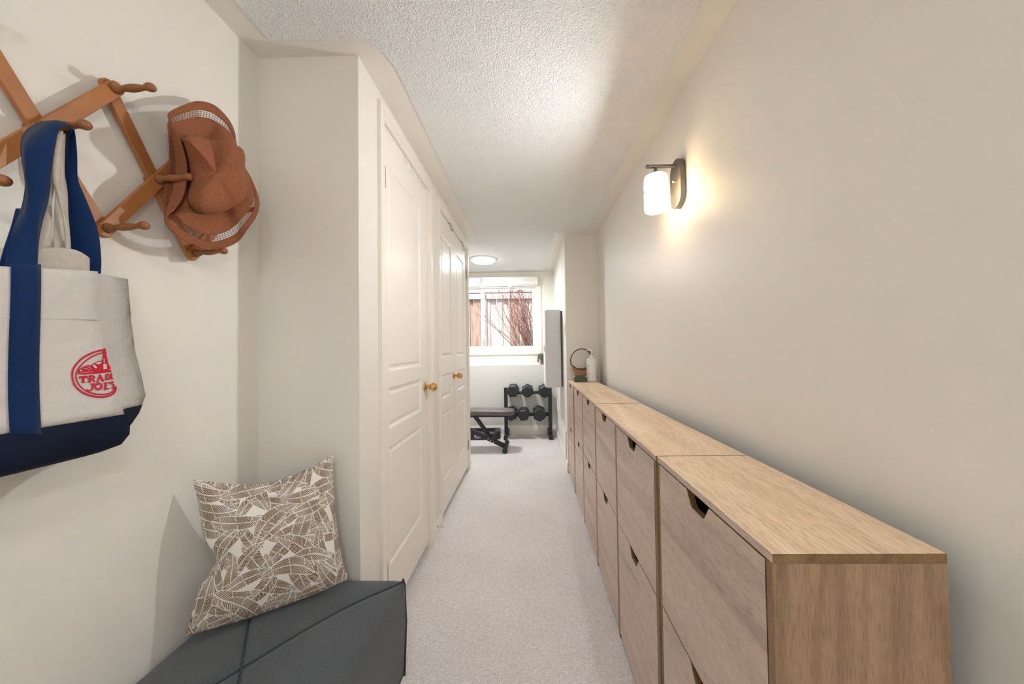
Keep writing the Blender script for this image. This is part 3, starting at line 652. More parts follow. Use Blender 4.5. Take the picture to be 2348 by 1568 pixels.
    ribbon([(600, 130, 690, 130, (-1.03, -1.0)), (606, 205, 708, 200, (-1.035, -1.005)), (600, 400, 728, 400, (-1.04, -1.02)), (600, 600, 738, 620, (-1.042, -1.03)), (632, 760, 795, 770, (-1.045, -1.035)), (640, 1000, 882, 980, (-1.048, -1.03)), (655, 1220, 935, 1150, (-1.05, -1.03)), (740, 1440, 958, 1390, (-1.05, -1.035)), (800, 1620, 950, 1530, (-1.05, -1.04))], BLUE)
    # inner cotton bag
    O2 = Vector(T2.location)
    def sh(o): o.data.transform(Matrix.Translation(O-O2)); return o
    A = [[Z(x_, y_+dy, X) for x_, y_, X in ((-40, 1272, -1.0), (100, 1272, -.985), (345, 1275, -.975), (530, 1268, -.972), (665, 1280, -.976), (760, 1312, -.985), (838, 1365, -1.0), (835, 1380, -1.02))] for dy in (0, 40, 90, 200, 380)]
    A2 = [catmull(r, 4) for r in A]; bm = bmesh.new(); sheet(bm, A2); sh(solid(obj('body', bm, COTT, T2, smooth=True), .002))
    for rows in ([(545, 190, 612, 190, (-.985, -1.0)), (505, 430, 580, 470, (-.985, -.99)), (497, 600, 566, 690, (-.985, -.985)), (535, 750, 600, 900, (-.985, -.985)), (590, 950, 640, 1060, (-.98, -.985)), (612, 1120, 660, 1160, (-.98, -.98)), (620, 1290, 668, 1290, (-.975, -.98))],
                 [(560, 190, 615, 200, (-1.0, -1.01)), (560, 480, 606, 540, (-1.0, -1.01)), (530, 740, 634, 740, (-1.0, -1.01)), (520, 900, 642, 960, (-.995, -1.005)), (512, 1100, 655, 1100, (-.99, -1.0)), (510, 1290, 665, 1290, (-.98, -.985))],
                 [(500, 330, 560, 330, (-1.01, -1.01)), (480, 620, 520, 640, (-1.01, -1.01)), (440, 880, 490, 860, (-1.0, -1.0)), (395, 1060, 494, 1080, (-.99, -.99)), (345, 1290, 478, 1290, (-.985, -.985))]):
        sh(ribbon(rows, COTT, 'handle', .0018))
    # printed logo: strokes and filled shapes, in millimetres-like chart units mapped onto the cloth
    lg = bmesh.new(); lw = bmesh.new()
    def Q(x_, y_, lift=.0024):
        q = U(130+x_*.12757, 760+y_*.12757, 'X', XFR); fall = max(0, (q.y-(.34+(.708-.34)*15/18)))
        # follow the same rounding as the front panel near its edge
        z = q.z; yf = np.interp(z, [l[0] for l in lv][::-1], [l[1] for l in lv][::-1]); i = (q.y-.34)/(yf-.34)*18; rr = .006*max(0, (i-15)/3)**2
        return Vector((XFR+wr(q.y, z)-rr+lift, q.y, z))-O
    def stroke(pts, th, bm=lg, lift=.0024, n=4):
        P = [Vector((p[0], p[1], 0)) for p in pts]; P = catmull(P, n) if len(P) > 2 else [P[0].lerp(P[1], i/3) for i in range(4)]
        L, R_ = [], []
        for i, p in enumerate(P):
            d = (P[min(i+1, len(P)-1)]-P[max(i-1, 0)]).normalized(); nrm = Vector((-d.y, d.x, 0))
            tt = th[0]+(th[1]-th[0])*i/(len(P)-1) if isinstance(th, tuple) else th
            L.append(Q(*(p+nrm*tt/2).xy, lift)); R_.append(Q(*(p-nrm*tt/2).xy, lift))
        sheet(bm, [L, R_])
    def fill(poly, bm=lg, lift=.0024):
        c = Vector((sum(p[0] for p in poly)/len(poly), sum(p[1] for p in poly)/len(poly), 0)); cv = bm.verts.new(Q(c.x, c.y, lift)); V = [bm.verts.new(Q(*p, lift)) for p in poly]
        for i in range(len(V)): bm.faces.new((cv, V[i], V[(i+1) % len(V)]))
    stroke([(912, 338), (800, 340), (600, 400), (420, 515), (310, 660), (287, 800), (330, 955), (440, 1075), (600, 1148), (800, 1176), (955, 1152), (1050, 1100), (1086, 1030), (1082, 985)], 33)
    stroke([(925, 380), (820, 388), (650, 445), (485, 560), (375, 700), (352, 800), (380, 905), (450, 1005), (560, 1080), (700, 1120), (850, 1130), (965, 1105), (1040, 1060), (1068, 1015)], 24)
    fill([(885, 290), (905, 310), (915, 380), (930, 460), (945, 560), (975, 600), (998, 640), (1004, 715), (920, 725), (830, 735), (822, 640), (820, 560), (845, 490), (862, 400), (868, 320)])
    stroke([(385, 752), (600, 748), (830, 728), (1005, 708)], 34)
    fill([(400, 745), (392, 700), (430, 668), (490, 625), (560, 598), (620, 610), (660, 640), (640, 740)])
    fill([(640, 740), (625, 600), (680, 568), (760, 535), (832, 518), (835, 735)])
    for q in ([(640, 600), (665, 590), (700, 610), (728, 650), (700, 662), (665, 640)], [(842, 584), (905, 578), (915, 670), (846, 680)], [(850, 490), (870, 486), (872, 560), (852, 562)], [(690, 570), (760, 548), (815, 540), (800, 575), (740, 590)], [(405, 695), (450, 686), (460, 700), (425, 715)]): fill(q, lw, .0032)
    for q in ([(470, 660), (540, 672), (580, 700)], [(520, 625), (590, 645), (620, 690)], [(420, 735), (560, 728), (640, 722)], [(960, 620), (985, 610)], [(950, 680), (990, 676)]): stroke(q, 9, lw, .0032)
    T_ = [([(415, 818), (550, 806)], 26), ([(420, 806), (408, 848)], 20), ([(545, 798), (552, 845)], 20), ([(486, 812), (478, 910)], 38), ([(448, 916), (518, 911)], 14),
          ([(606, 795), (590, 905)], 34), ([(575, 795), (640, 790)], 14), ([(600, 800), (660, 800), (682, 822), (660, 848), (605, 856)], 24), ([(640, 852), (685, 905)], (24, 34)), ([(563, 911), (622, 907)], 14),
          ([(785, 772), (735, 900)], (20, 22)), ([(782, 772), (838, 885)], (26, 42)), ([(748, 852), (820, 846)], 14), ([(710, 908), (762, 903)], 14), ([(808, 890), (868, 884)], 14),
          ([(908, 766), (900, 866)], 30), ([(905, 770), (955, 778), (970, 815), (945, 856), (898, 868)], 24), ([(1000, 752), (1008, 852)], 26), ([(996, 754), (1020, 748)], 16), ([(1002, 802), (1028, 797)], 16), ([(1006, 856), (1042, 845)], 18),
          ([(650, 940), (648, 1010), (625, 1050), (585, 1062), (535, 1040)], (34, 16)), ([(600, 946), (690, 936)], 16), ([(755, 936), (705, 955), (698, 1000), (725, 1035), (765, 1036), (805, 1012), (812, 965), (785, 938), (752, 936)], 30),
          ([(888, 922), (882, 1030)], 34), ([(850, 928), (945, 918)], 18), ([(885, 975), (925, 971)], 18), ([(850, 1040), (950, 1026)], 20), ([(982, 902), (962, 945)], (28, 12)), ([(1052, 908), (1022, 908), (1012, 932), (1040, 958), (1058, 985), (1040, 1010), (1008, 1012)], 24)]
    for p, th in T_: stroke(p, tuple(1.2*q for q in th) if isinstance(th, tuple) else 1.2*th)
    lab(obj('logo_print', lg, RED, t), "red printed oval with bread, bottle and the letters TRADE JOE'S"); obj('logo_highlight', lw, CANV, t)
tote()
# ------------------------------------------------------------------ ottoman bench
def ottoman():
    X0, X1, Y0, Y1, ZB, ZT = -1.082, -.507, .50, 1.285, .05, .415
    t = thing('ottoman_bench', 'charcoal fabric ottoman bench with crossed piping on its top, against the left wall', 'ottoman', ((X0+X1)/2, (Y0+Y1)/2, 0))
    hx, hy = (X1-X0)/2, (Y1-Y0)/2
    r = .03
    def crown(u, v):
        e = (1-abs(u)**3.2)*(1-abs(v)**3.2); c = abs(abs(u)-abs(v)); s = .012*math.exp(-(c/.05)**2)*(1-.5*max(abs(u), abs(v)))
        return .046*max(e, 0)**.75 - s + .0
    bm = bmesh.new(); n = 48
    def tp(u, v): return Vector((u*hx, v*hy, ZT+crown(u, v)))
    def rr(a): return max(-1, min(1, a))
    V = [[bm.verts.new(tp(-1+2*i/n, -1+2*j/n)) for i in range(n+1)] for j in range(n+1)]
    for j in range(n):
        for i in range(n): bm.faces.new((V[j][i], V[j][i+1], V[j+1][i+1], V[j+1][i]))
    edge = [V[0][i] for i in range(n)]+[V[j][n] for j in range(n)]+[V[n][n-i] for i in range(n)]+[V[n-j][0] for j in range(n)]
    prev = edge
    for z, o in ((ZT-.012, .005), (ZT-.05, .009), (ZT-.16, .010), (ZB+.05, .004), (ZB, 0)):
        ring_ = [bm.verts.new((v.co.x*(1+o/hx), v.co.y*(1+o/hy), z)) for v in edge]
        for i in range(len(edge)): bm.faces.new((prev[i], prev[(i+1) % len(edge)], ring_[(i+1) % len(edge)], ring_[i]))
        prev = ring_
    bm.faces.new(prev)
    obj('upholstery', bm, GREYF, t, smooth=True)
    def pipe(pts, r=.0042): b = bmesh.new(); tube(b, pts, r, 8); return lab(obj('piping', b, PIPE, t, smooth=True), 'dark fabric cord seam')
    for sx, sy in ((1, 1), (-1, 1), (1, -1), (-1, -1)): pipe([tp(sx*s/30, sy*s/30)+Vector((0, 0, .002)) for s in range(0, 31)])
    pipe([tp(0, 0)+Vector((0, 0, .003)), tp(0.02, 0)+Vector((0, 0, .003))], .007)
    for sx in (1, -1):
        for sy in (1, -1): pipe([(sx*(hx+.002), sy*(hy+.002), ZT+.004), (sx*(hx+.006), sy*(hy+.006), ZT-.02), (sx*(hx+.010), sy*(hy+.010), ZT-.16), (sx*(hx+.004), sy*(hy+.004), ZB)])
    for sx in (1, -1):
        for sy in (1, -1): obj('foot', lathe(bmesh.new(), [(.018, 0), (.024, ZB+.004)], (sx*(hx-.05), sy*(hy-.05), 0), (0, 0, 1), 16), BLACKM, t)
ottoman()
# ------------------------------------------------------------------ patterned cushion
def leaf_pattern(n, seed=5):
    """hatched banana-leaf print: 1 where brown ink lies, on an n x n chart"""
    rng = np.random.default_rng(seed); g = (np.arange(n)+.5)/n; UU, VV = np.meshgrid(g, g); ink = np.zeros((n, n)); pts = []
    def jit(): return rng.uniform(-.02, .02)
    k = 8
    for a in range(k+2):
        for b in range(k+2): pts.append(((a-.5+(b % 2)*.5)/k+jit()*1.4, (b-.5)/k+jit()*1.4))
    rng.shuffle(pts)
    for x, y in pts:
        th = rng.uniform(0, 2*math.pi); L = rng.uniform(.26, .42); W = rng.uniform(.040, .062); cur = rng.uniform(-2.2, 2.2)
        c, s = math.cos(th), math.sin(th); dx, dy = UU-x, VV-y; a = dx*c+dy*s; b = -dx*s+dy*c; b = b-cur*(a*a-(L/2)**2*.3); q = (a/L)+.5
        wdt = W*np.clip(np.sin(np.pi*np.clip(q, 0, 1)**.75), 0, 1)**.6
        inside = (q > 0) & (q < 1) & (np.abs(b) < wdt); halo = (q > -.03) & (q < 1.03) & (np.abs(b) < wdt+.005)
        ph = (a-.75*np.abs(b)-.15*b*np.sign(b))*88+rng.uniform(0, 1)+.6*np.sin(a*31+x*40)
        stripe = (ph % 1) < (.68-.22*np.abs(b)/np.maximum(wdt, 1e-4)*0-.1*np.sin(q*9))
        rib = np.abs(b) < .0042*(1.25-q)
        tornph = ((a*9+b*3+rng.uniform(0, 1)) % 1); torn = (tornph < .05) & (np.abs(b) > .012)
        v = (stripe & ~rib & ~torn).astype(float)
        ink = np.where(halo, 0, ink); ink = np.where(inside, v, ink)
    return ink
def cushion():
    TLp, TRp, BRp, BLp = U(443, 1100, 'X', -1.05), U(764, 1044, 'Y', 1.255), U(795, 1330, 'Y', 1.20), U(425, 1458, 'X', -1.045)
    t = thing('cushion', 'square cushion with brown leaf print on white, leaning in the corner on the ottoman', 'cushion', tuple((BLp+BRp)/2)); O = Vector(t.location)
    TLp, TRp, BRp, BLp = [p-O for p in (TLp, TRp, BRp, BLp)]
    nrm = ((BRp-BLp).cross(TLp-BLp)).normalized()
    if nrm.y > 0: nrm = -nrm
    n = 420; ink = leaf_pattern(n)
    g = np.linspace(0, 1, n+1); Ug, Vg = np.meshgrid(g, g)   # v up
    u2, v2 = 2*Ug-1, 2*Vg-1
    P = np.zeros((n+1, n+1, 3))
    for c in range(3): P[..., c] = (BLp[c]*(1-Ug)+BRp[c]*Ug)*(1-Vg)+(TLp[c]*(1-Ug)+TRp[c]*Ug)*Vg
    rx = np.array((BRp-BLp).normalized()); ry = np.array((TLp-BLp).normalized())
    # concave edges between stretched corners; the top sags most
    sag = lambda x: (1-x**2)
    P += ry*(-(.052)*(np.clip(v2, 0, 1)**2)*sag(u2)**1.2)[..., None]      # top edge dips
    P += ry*((-.012)*(np.clip(-v2, 0, 1)**2)*sag(u2))[..., None]
    P += rx*((.030)*(np.clip(-u2, 0, 1)**2)*sag(v2)**1.2)[..., None] + rx*((-.012)*(np.clip(u2, 0, 1)**2)*sag(v2))[..., None]
    P += rx*(.035*(np.clip(-u2, 0, 1)**2)*np.exp(-((v2+.12)/.22)**2))[..., None]
    inf = (np.clip(1-np.abs(u2)**2.6, 0, 1)*np.clip(1-np.abs(v2)**2.6, 0, 1))**.55
    wr = .010*np.exp(-((u2+.0)/.25)**2-((v2-.62)/.13)**2)*-1.6 + .007*np.sin(7*u2+9*v2)*np.exp(-((v2-.7)/.25)**2) + .006*np.exp(-((u2+.62+.25*(v2+.2))/.10)**2-((v2+.1)/.35)**2)*-1.6+.004*np.sin(5*u2-3*v2+1)
    me_v = []; faces = []; nn = np.array(nrm)
    for side in (1, -1):
        hgt = (.068 if side > 0 else .030)*inf + (wr*inf if side > 0 else 0)
        Q = P+nn*(side*hgt)[..., None]+nn*.0
        me_v.append(Q.reshape(-1, 3))
    idx = np.arange((n+1)*(n+1)).reshape(n+1, n+1)
    F = np.stack([idx[:-1, :-1], idx[:-1, 1:], idx[1:, 1:], idx[1:, :-1]], -1).reshape(-1, 4)
    m = mat('leaf_print_cotton', srgb(226, 221, 214), .9, spec=.15, bump=('noise', 700, .0004)); nt = m.node_tree
    at = nt.nodes.new('ShaderNodeAttribute'); at.attribute_name = 'ink'; mx = nt.nodes.new('ShaderNodeMix'); mx.data_type = 'RGBA'
    mx.inputs[6].default_value = srgb(228, 224, 218)+(1,); mx.inputs[7].default_value = srgb(122, 96, 70)+(1,)
    nt.links.new(at.outputs['Fac'], mx.inputs[0]); nt.links.new(mx.outputs[2], nt.nodes['Principled BSDF'].inputs['Base Color'])
    for nm, Vv, fl, st in (('front_cover', me_v[0], 1, 1), ('back_cover', me_v[1], 0, 6)):
        if st == 1: vv, ff, ik = Vv, F, ink
        else:
            sel = idx[::st, ::st]; vv = Vv[sel.reshape(-1)]; k = sel.shape[0]; i2 = np.arange(k*k).reshape(k, k); ff = np.stack([i2[:-1, :-1], i2[:-1, 1:], i2[1:, 1:], i2[1:, :-1]], -1).reshape(-1, 4); ik = None
        me = bpy.data.meshes.new(nm); me.from_pydata(vv.tolist(), [], (ff if fl else ff[:, ::-1]).tolist()); me.materials.append(m)
        at_ = me.attributes.new('ink', 'FLOAT', 'POINT')
        if ik is not None:
            pad = np.pad(ik, ((0, 1), (0, 1)), 'edge'); at_.data.foreach_set('value', pad.reshape(-1).astype(np.float32))
        else: at_.data.foreach_set('value', np.full(len(vv), .6, np.float32))
        me.polygons.foreach_set('use_smooth', [True]*len(me.polygons)); o = bpy.data.objects.new(nm, me); COL.objects.link(o); o.parent = t
    # little care label at the lower right
    b = bmesh.new(); p = BRp+Vector((-.012, 0, .018)); box(b, p-Vector((.006, .001, .012)), p+Vector((.012, .001, .008))); obj('care_label', b, PLASTW, t)
cushion()
# ------------------------------------------------------------------ things on the far cabinet
def basket():
    t = thing('wicker_basket', 'small wicker basket with round dark cane hoop handle, beside the white pump bottle', 'basket', (.535, 3.40, TOP)); 
    bm = bmesh.new(); rings = []; n = 40
    for r, z in ((.001, .002), (.058, .002), (.062, .006), (.068, .05), (.078, .105), (.084, .12)):
        rings.append([bm.verts.new((r*1.12*math.cos(2*math.pi*i/n), r*.62*math.sin(2*math.pi*i/n), z+.018*max(0, (z-.08)/.04)*(-math.cos(2*math.pi*i/n)*0+abs(math.cos(2*math.pi*i/n))**2))) for i in range(n)])
    for a, b in zip(rings, rings[1:]):
        for i in range(n): bm.faces.new((a[i], a[(i+1) % n], b[(i+1) % n], b[i]))
    bm.faces.new(rings[0])
    solid(obj('bowl', bm, WICK, t, smooth=True), .004)
    # rim: ends rise at the sides where the hoop starts
    P = []
    for i in range(48):
        a = 2*math.pi*i/48; P.append((.114*math.cos(a), .056*math.sin(a), .122+.056*abs(math.cos(a))**2.4))
    bm = bmesh.new(); sheet(bm, [[Vector(p) for p in P]+[Vector(P[0])], [Vector((.088*math.cos(2*math.pi*i/48), .050*math.sin(2*math.pi*i/48), .112)) for i in range(49)]]); solid(lab(obj('lip', bm, WICK, t, smooth=True), 'flared woven lip'), .003)
    obj('rim', tube(bmesh.new(), P, .0042, 8, True), WICKD, t, smooth=True)
    for dy in (.014, -.014):
        Hn = [(.118*math.cos(a)*(1 if dy < 0 else .92), dy*(1+1.2*abs(math.cos(a))), .205+.125*math.sin(a)) for a in [-.25+(math.pi+.5)*k/30 for k in range(31)]]
        obj('handle', tube(bmesh.new(), Hn, .0045, 8), WICKD, t, smooth=True)
basket()
gb = thing('green_box', 'tiny green box with pale corners in front of the wicker basket', 'box', (.498, 3.305, TOP))
obj('body', boxes(((-.056, -.02, 0), (.056, .02, .058))), GREEN, gb, bevel=.002); obj('lid', boxes(((-.060, -.023, .05), (.060, .023, .066))), GREEN, gb, bevel=.002)
for sx in (-1, 1): obj('corner', boxes(((sx*.058-.005, -.0245, .048), (sx*.058+.005, -.015, .067))), CHROME, gb)
def pump():
    t = thing('pump_bottle', 'white plastic pump bottle with small grey print at the far end of the cabinets', 'bottle', (.625, 3.34, TOP))
    bm = bmesh.new(); rings = []; n = 32
    for r, z in ((.046, 0), (.052, .004), (.053, .012), (.053, .205), (.050, .222), (.040, .232), (.018, .236), (.016, .244)):
        rings.append([bm.verts.new((r*1.0*math.cos(2*math.pi*i/n), r*.72*math.sin(2*math.pi*i/n), z)) for i in range(n)])
    for a, b in zip(rings, rings[1:]):
        for i in range(n): bm.faces.new((a[i], a[(i+1) % n], b[(i+1) % n], b[i]))
    bm.faces.new(rings[0]); bm.faces.new(rings[-1]); obj('body', bm, PLASTW, t, smooth=True)
    pu = obj('pump', lathe(bmesh.new(), [(.022, .236), (.024, .238), (.023, .258), (.012, .264), (.006, .270), (.006, .308), (.011, .310), (.011, .322), (.008, .325)], (0, 0, 0), (0, 0, 1), 20), PLASTW, t, smooth=True)
    obj('spout', tube(bmesh.new(), [(0, 0, .318), (-.03, -.004, .319), (-.052, -.006, .312)], [.007, .006, .004], 10), PLASTW, pu, smooth=True)
    bm = bmesh.new()
    random.seed(2)
    for k in range(13):
        z = .168-.011*k-(.006 if k > 1 else 0); L = (.55, .8, .45, .6, .5, .62, .3, .7, .8, .2, .0, .15, .12)[k]
        for i0, sgn in ((0, 1),):
            a0 = math.radians(200); a1 = a0+L*math.radians(58); m_ = 6
            hh = .0028 if k < 2 else .0016
            sheet(bm, [[Vector((.0534*math.cos(a), .0534*.72*math.sin(a), zz)) for a in [a0+(a1-a0)*q/m_ for q in range(m_+1)]] for zz in (z, z+hh)])
        if k < 11:
            a0 = math.radians(312); a1 = a0+math.radians(34); sheet(bm, [[Vector((.0534*math.cos(a), .0534*.72*math.sin(a), zz)) for a in [a0+(a1-a0)*q/4 for q in range(5)]] for zz in (z-.002, z-.0008)])
    sheet(bm, [[Vector((.0534*math.cos(a), .0534*.72*math.sin(a), zz)) for a in [math.radians(334+12*q/3) for q in range(4)]] for zz in (.040, .052)])
    lab(obj('printed_text', bm, INK, t), 'small grey lines of print')
pump()
# ------------------------------------------------------------------ far room things
gc = thing('wall_cabinet', 'tall narrow pale grey cabinet hung on the right wall of the far room', 'wall cabinet', (XC, 4.07, .845))
obj('body', boxes(((-.19, -.20, 0), (-.022, .22, .915))), PALEG, gc, bevel=.003)
obj('gap_shade', boxes(((-.022, -.185, .012), (0, .205, .903))), mat('gap_shade_grey', srgb(96, 98, 100), .6), gc)  # grey strip behind the body, shade of the wall gap put into its colour
lab(obj('door', boxes(((-.208, -.198, .004), (-.191, .218, .911))), PLASTW, gc, bevel=.002), 'white door edge')
obj('door_handle', boxes(((-.222, -.16, .42), (-.208, -.14, .50))), CHROME, gc, bevel=.002)
def plate(name, label, y0, y1, z0, z1, parts):
    t = thing(name, label, 'wall fitting' if 'grille' not in name else 'vent', (XC, (y0+y1)/2, (z0+z1)/2)); hy, hz = (y1-y0)/2, (z1-z0)/2
    obj('plate', boxes(((-.007, -hy, -hz), (0, hy, hz))), TRIM, t, bevel=.002)
    for p in parts: obj(p[0], boxes((p[1], p[2])), p[3], t)
plate('light_switch', 'white light switch on the far room side of the wall return', 3.528, 3.60, 1.445, 1.57, [('rocker', (-.010, -.017, -.033), (-.006, .017, .033), PLASTW)])
plate('wall_outlet', 'white wall outlet low on the right wall behind the dumbbell rack', 4.70, 4.77, .42, .54, [('socket', (-.009, -.015, .008), (-.006, .015, .042), PLASTW), ('socket', (-.009, -.015, -.042), (-.006, .015, -.008), PLASTW)])
vp = thing('return_grille', 'cream wall vent cover low on the wall just past the corner', 'vent', (XC, 3.70, .25))
obj('frame', ring(-.085, .085, -.155, .155, .02, -.001, .001), TRIM, vp).data.transform(Matrix.Rotation(math.radians(90), 4, 'Z'))
vp.children[0].location.x = -.006
obj('back_plate', boxes(((-.012, -.085, -.155), (0, .085, .155))), TRIM, vp, bevel=.002)
for k in range(11): obj('louvre', bar(bmesh.new(), (-.014, -.068, -.125+.025*k), (-.014, .068, -.125+.025*k), .012, .002, (.6, 0, .8)), TRIM, vp)
# plant on ledge
pl = thing('potted_succulent', 'small trailing succulent in a brown clay pot on the ledge under the window', 'plant', (.222, YLOW+.062, ZL))
obj('pot', lathe(bmesh.new(), [(.040, 0), (.046, .004), (.052, .12), (.057, .122), (.057, .15), (.050, .15), (.048, .135)], (0, 0, 0), (0, 0, 1), 28), TERRA, pl, smooth=True)
obj('saucer', lathe(bmesh.new(), [(.05, 0), (.058, .010), (.055, .012)], (0, 0, 0), (0, 0, 1), 28), TERRA, pl)
random.seed(6); st = bmesh.new(); lf = bmesh.new()
for k in range(24):
    a = math.radians(random.uniform(140, 300)) if k < 20 else random.uniform(0, 6.28); r0 = .04; p = Vector((r0*math.cos(a), r0*math.sin(a), .145)); pts = [p.copy()]; v = Vector((math.cos(a), math.sin(a)*.4, .5))
    L = random.randint(4, 9)
    for s in range(L):
        p = p+v.normalized()*.016; v.z -= .55; v.x *= .75; v.y *= .7; p.y = max(p.y, -.075); pts.append(p.copy())
        for q in range(3):
            c = p+Vector((random.uniform(-.008, .008), random.uniform(-.008, .004), random.uniform(-.006, .006)))
            bmesh.ops.create_icosphere(lf, subdivisions=1, radius=.0078, matrix=Matrix.Translation(c) @ Matrix.Diagonal((1, .8, 1.2, 1)))
    tube(st, pts, .0015, 5)
obj('stems', st, LEAF, pl); obj('leaves', lf, LEAF, pl, smooth=True)
# dumbbell rack
YR = 4.87
rk2 = thing('dumbbell_rack', 'black two-tier steel dumbbell rack against the far wall', 'dumbbell rack', (-.035, YR, 0))
for sx in (-1, 1):
    x = sx*.325
    po = obj('post', boxes(((x-.026, -.026, .02), (x+.026, .026, .725))), BLACKM, rk2, bevel=.003)
    obj('post_cap', boxes(((x-.028, -.028, .725), (x+.028, .028, .733))), RUBBER, po)
    ft = obj('foot', boxes(((x-.024, -.135, .022), (x+.024, .11, .062))), BLACKM, rk2, bevel=.002)
    for y in (-.148, .123): obj('foot_cap', boxes(((x-.028, y-.013, 0), (x+.028, y+.013, .066))), RUBBER, ft, bevel=.003)
    g_ = -sx; obj('gusset', prism(bmesh.new(), [(x+g_*.026, .06), (x+g_*.05, .062), (x+g_*.045, .12), (x+g_*.026, .15)], 'Y', -.02, .02), BLACKM, rk2)
    for z in (.10, .075): obj('bolt', lathe(bmesh.new(), [(.007, 0), (.007, .006)], (x+g_*.038, -.02, z), (0, -1, 0), 8), CHROME, rk2)
    for z in (.55, .62): obj('bolt', lathe(bmesh.new(), [(.007, 0), (.005, .004)], (x, -.026, z), (0, -1, 0), 8), RUBBER, po)
for z in (.66, .335):
    for y in (-.045, .055): obj('rail', tube(bmesh.new(), [(-.3, y, z), (.3, y, z)], .0165, 14), BLACKM, rk2, smooth=True)
def dumbbell(px, py, R, rot, label, zt):
    p = U(px, py, 'Y', YR-.135); t = thing('dumbbell', label, 'dumbbell', (p.x, YR, p.z), 'black hex dumbbells on the rack')
    for s in (-1, 1):
        bm = bmesh.new(); rings = []
        for r, y in ((R*.80, .150), (R, .132), (R, .082), (R*.72, .070)):
            rings.append([bm.verts.new((r*math.cos(rot+math.pi/3*i), s*y, r*math.sin(rot+math.pi/3*i))) for i in range(6)])
        for a, b in zip(rings, rings[1:]):
            for i in range(6): bm.faces.new((a[i], a[(i+1) % 6], b[(i+1) % 6], b[i]))
        bm.faces.new(rings[0]); bm.faces.new(rings[-1]); obj('weight_head', bm, RUBBER, t, bevel=.003)
    lab(obj('grip', lathe(bmesh.new(), [(.012, -.072), (.015, -.03), (.0165, 0), (.015, .03), (.012, .072)], (0, 0, 0), (0, 1, 0), 16), CHROME, t, smooth=True), 'chrome grip')
R6 = math.pi/6
for a in ((1175.5, 897, .093, 0.02, 'black hex dumbbell at the left of the upper tier', 1), (1209.5, 898, .090, R6+.06, 'black hex dumbbell in the middle of the upper tier', 1), (1249, 898, .094, R6-.02, 'black hex dumbbell at the right of the upper tier, partly behind the grey cabinet', 1),
          (1172, 951, .093, R6-.12, 'black hex dumbbell at the left of the lower tier, behind the bench pad', 0), (1200.5, 952, .088, .10, 'black hex dumbbell in the middle of the lower tier', 0), (1237, 951, .100, R6+.1, 'black hex dumbbell at the right of the lower tier', 0)): dumbbell(*a)
# weight bench
wb = thing('weight_bench', 'black exercise bench with brown vinyl pad in the far room', 'weight bench', (-.75, 4.30, 0))
def pad(x0, x1, zt, th, wd):
    bm = bmesh.new(); n = 26; V = []
    for i in range(n+1):
        s = i/n; x = x0+(x1-x0)*s; e = min(1, (1-s)*8); k = math.sqrt(max(.02, 1-(1-e)**2)); r = []
        sagz = .010*math.sin(math.pi*s)
        for (y, z) in [(-1, -.7), (-1, .45), (-.93, .85), (-.6, 1), (0, 1.03), (.6, 1), (.93, .85), (1, .45), (1, -.7), (.9, -1), (-.9, -1)]:
            r.append(bm.verts.new((x, y*wd/2*(.55+.45*k), zt-th/2+z*th/2*(.7+.3*k)+sagz)))
        V.append(r)
    for a, b in zip(V, V[1:]):
        for j in range(len(a)): bm.faces.new((a[j], a[(j+1) % len(a)], b[(j+1) % len(a)], b[j]))
    bm.faces.new(V[0]); bm.faces.new(V[-1][::-1]); return bm
lab(obj('pad', pad(-.62, .535, .522, .066, .27), VINYL, wb, smooth=True), 'brown vinyl padded top')
obj('pad_frame', boxes(((-.6, -.05, .43), (.45, .05, .452))), BLACKM, wb)
LY = 0
mb_ = obj('main_beam', bar(bmesh.new(), (-.35, LY, .40), (.41, LY, .045), .045, .07, (0, 1, 0)), BLACKM, wb, bevel=.003)
obj('strut', bar(bmesh.new(), (.02, -.045, .44), (.24, -.045, .135), .028, .018, (0, 1, 0)), BLACKM, wb, bevel=.002)
obj('strut', bar(bmesh.new(), (.02, .045, .44), (.24, .045, .135), .028, .018, (0, 1, 0)), BLACKM, wb, bevel=.002)
obj('rear_leg', bar(bmesh.new(), (-.55, 0, .43), (-.30, 0, .05), .05, .05, (0, 1, 0)), BLACKM, wb)
for x in (.425, -.30):
    fb = obj('foot_bar', tube(bmesh.new(), [(x, -.17, .034), (x, .19, .034)], .027, 18), BLACKM, wb)
    for y in (-.185, .175): obj('foot_cap', tube(bmesh.new(), [(x, y, .034), (x, y+.03, .034)], .033, 18), RUBBER, fb, bevel=.004)
for x, z in ((.235, .135), (.20, .155), (.27, .108)): obj('bolt', lathe(bmesh.new(), [(.009, 0), (.007, .008)], (x, -.052, z), (0, -1, 0), 10), CHROME, mb_)
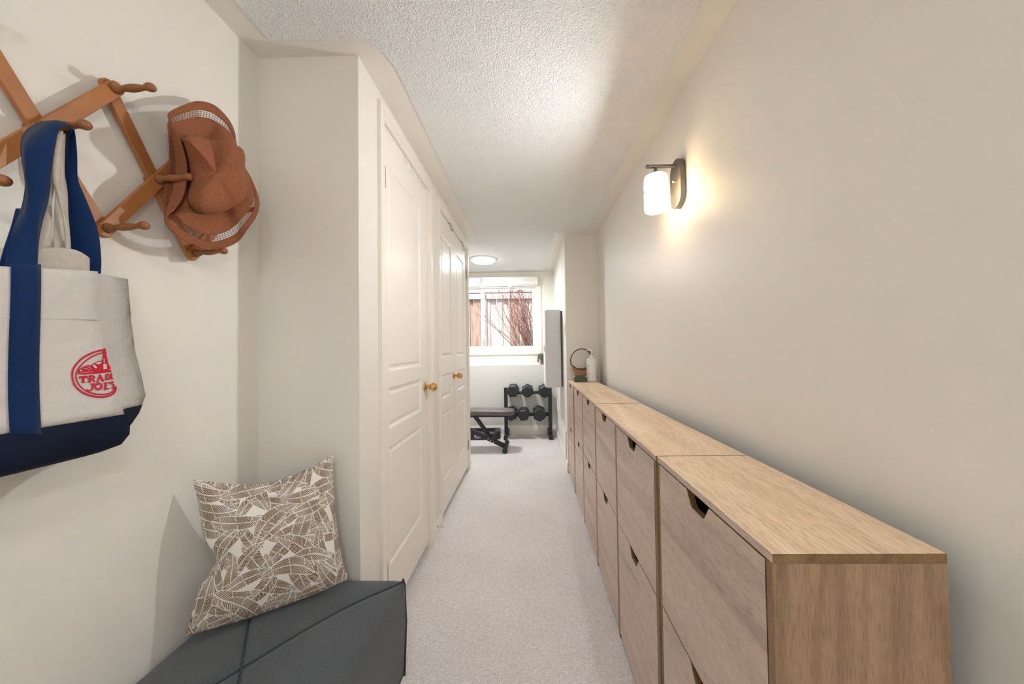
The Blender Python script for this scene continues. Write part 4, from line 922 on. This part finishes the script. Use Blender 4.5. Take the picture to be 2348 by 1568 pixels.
# treadmill
tm = thing('treadmill', 'low black treadmill deck lettered Super on its side, behind the weight bench', 'treadmill', (-.95, 4.78, 0))
obj('deck', prism(bmesh.new(), [(-.9, -.035), (.44, -.035), (.50, .0), (.505, .12), (.47, .17), (-.9, .17)], 'Z', .012, .085), BLACKM, tm, bevel=.008)
obj('side_rail', boxes(((-.9, -.03, .085), (.46, .018, .10))), mat('grey_plastic', srgb(98, 100, 103), .45), tm, bevel=.006)
obj('side_rail', boxes(((-.9, .135, .085), (.46, .18, .125))), BLACKM, tm, bevel=.006)
obj('belt', boxes(((-.9, .02, .085), (.40, .133, .092))), mat('running_belt', srgb(52, 55, 60), .6), tm)
obj('end_cap', boxes(((.42, -.028, .08), (.50, .185, .122))), BLACKM, tm, bevel=.012)
def letters(word, x0, z0, h, y, m, parent):
    """slanted block letters from strokes"""
    G = {'S': [[(.8, .9), (.5, 1), (.2, .9), (.15, .7), (.5, .52), (.8, .3), (.7, .08), (.4, 0), (.1, .1)]], 'u': [[(.1, .65), (.1, .2), (.3, 0), (.55, .05), (.7, .2)], [(.7, .65), (.7, 0)]], 'p': [[(.1, .65), (.1, -.3)], [(.1, .5), (.35, .66), (.65, .5), (.65, .15), (.35, 0), (.1, .12)]],
         'e': [[(.12, .33), (.68, .36), (.6, .6), (.35, .67), (.12, .45), (.12, .15), (.35, 0), (.66, .1)]], 'r': [[(.1, .65), (.1, 0)], [(.1, .42), (.3, .64), (.55, .62)]]}
    bm = bmesh.new(); x = x0
    for ch in word:
        for st_ in G[ch]:
            P = catmull([Vector((p[0], p[1], 0)) for p in st_], 4) if len(st_) > 2 else [Vector((*p, 0)) for p in st_]
            A, B = [], []
            for i, p in enumerate(P):
                d = (P[min(i+1, len(P)-1)]-P[max(i-1, 0)]).normalized(); nn = Vector((-d.y, d.x, 0))*.085
                for l, q in ((A, p+nn), (B, p-nn)): l.append(Vector((x+(q.x*.85+q.y*.22)*h, y, z0+q.y*h)))
            sheet(bm, [A, B])
        x += h*.78
    return lab(obj('lettering', bm, m, parent), 'white slanted word Super')
letters('Super', .125, .030, .040, -.0362, PLASTW, tm)
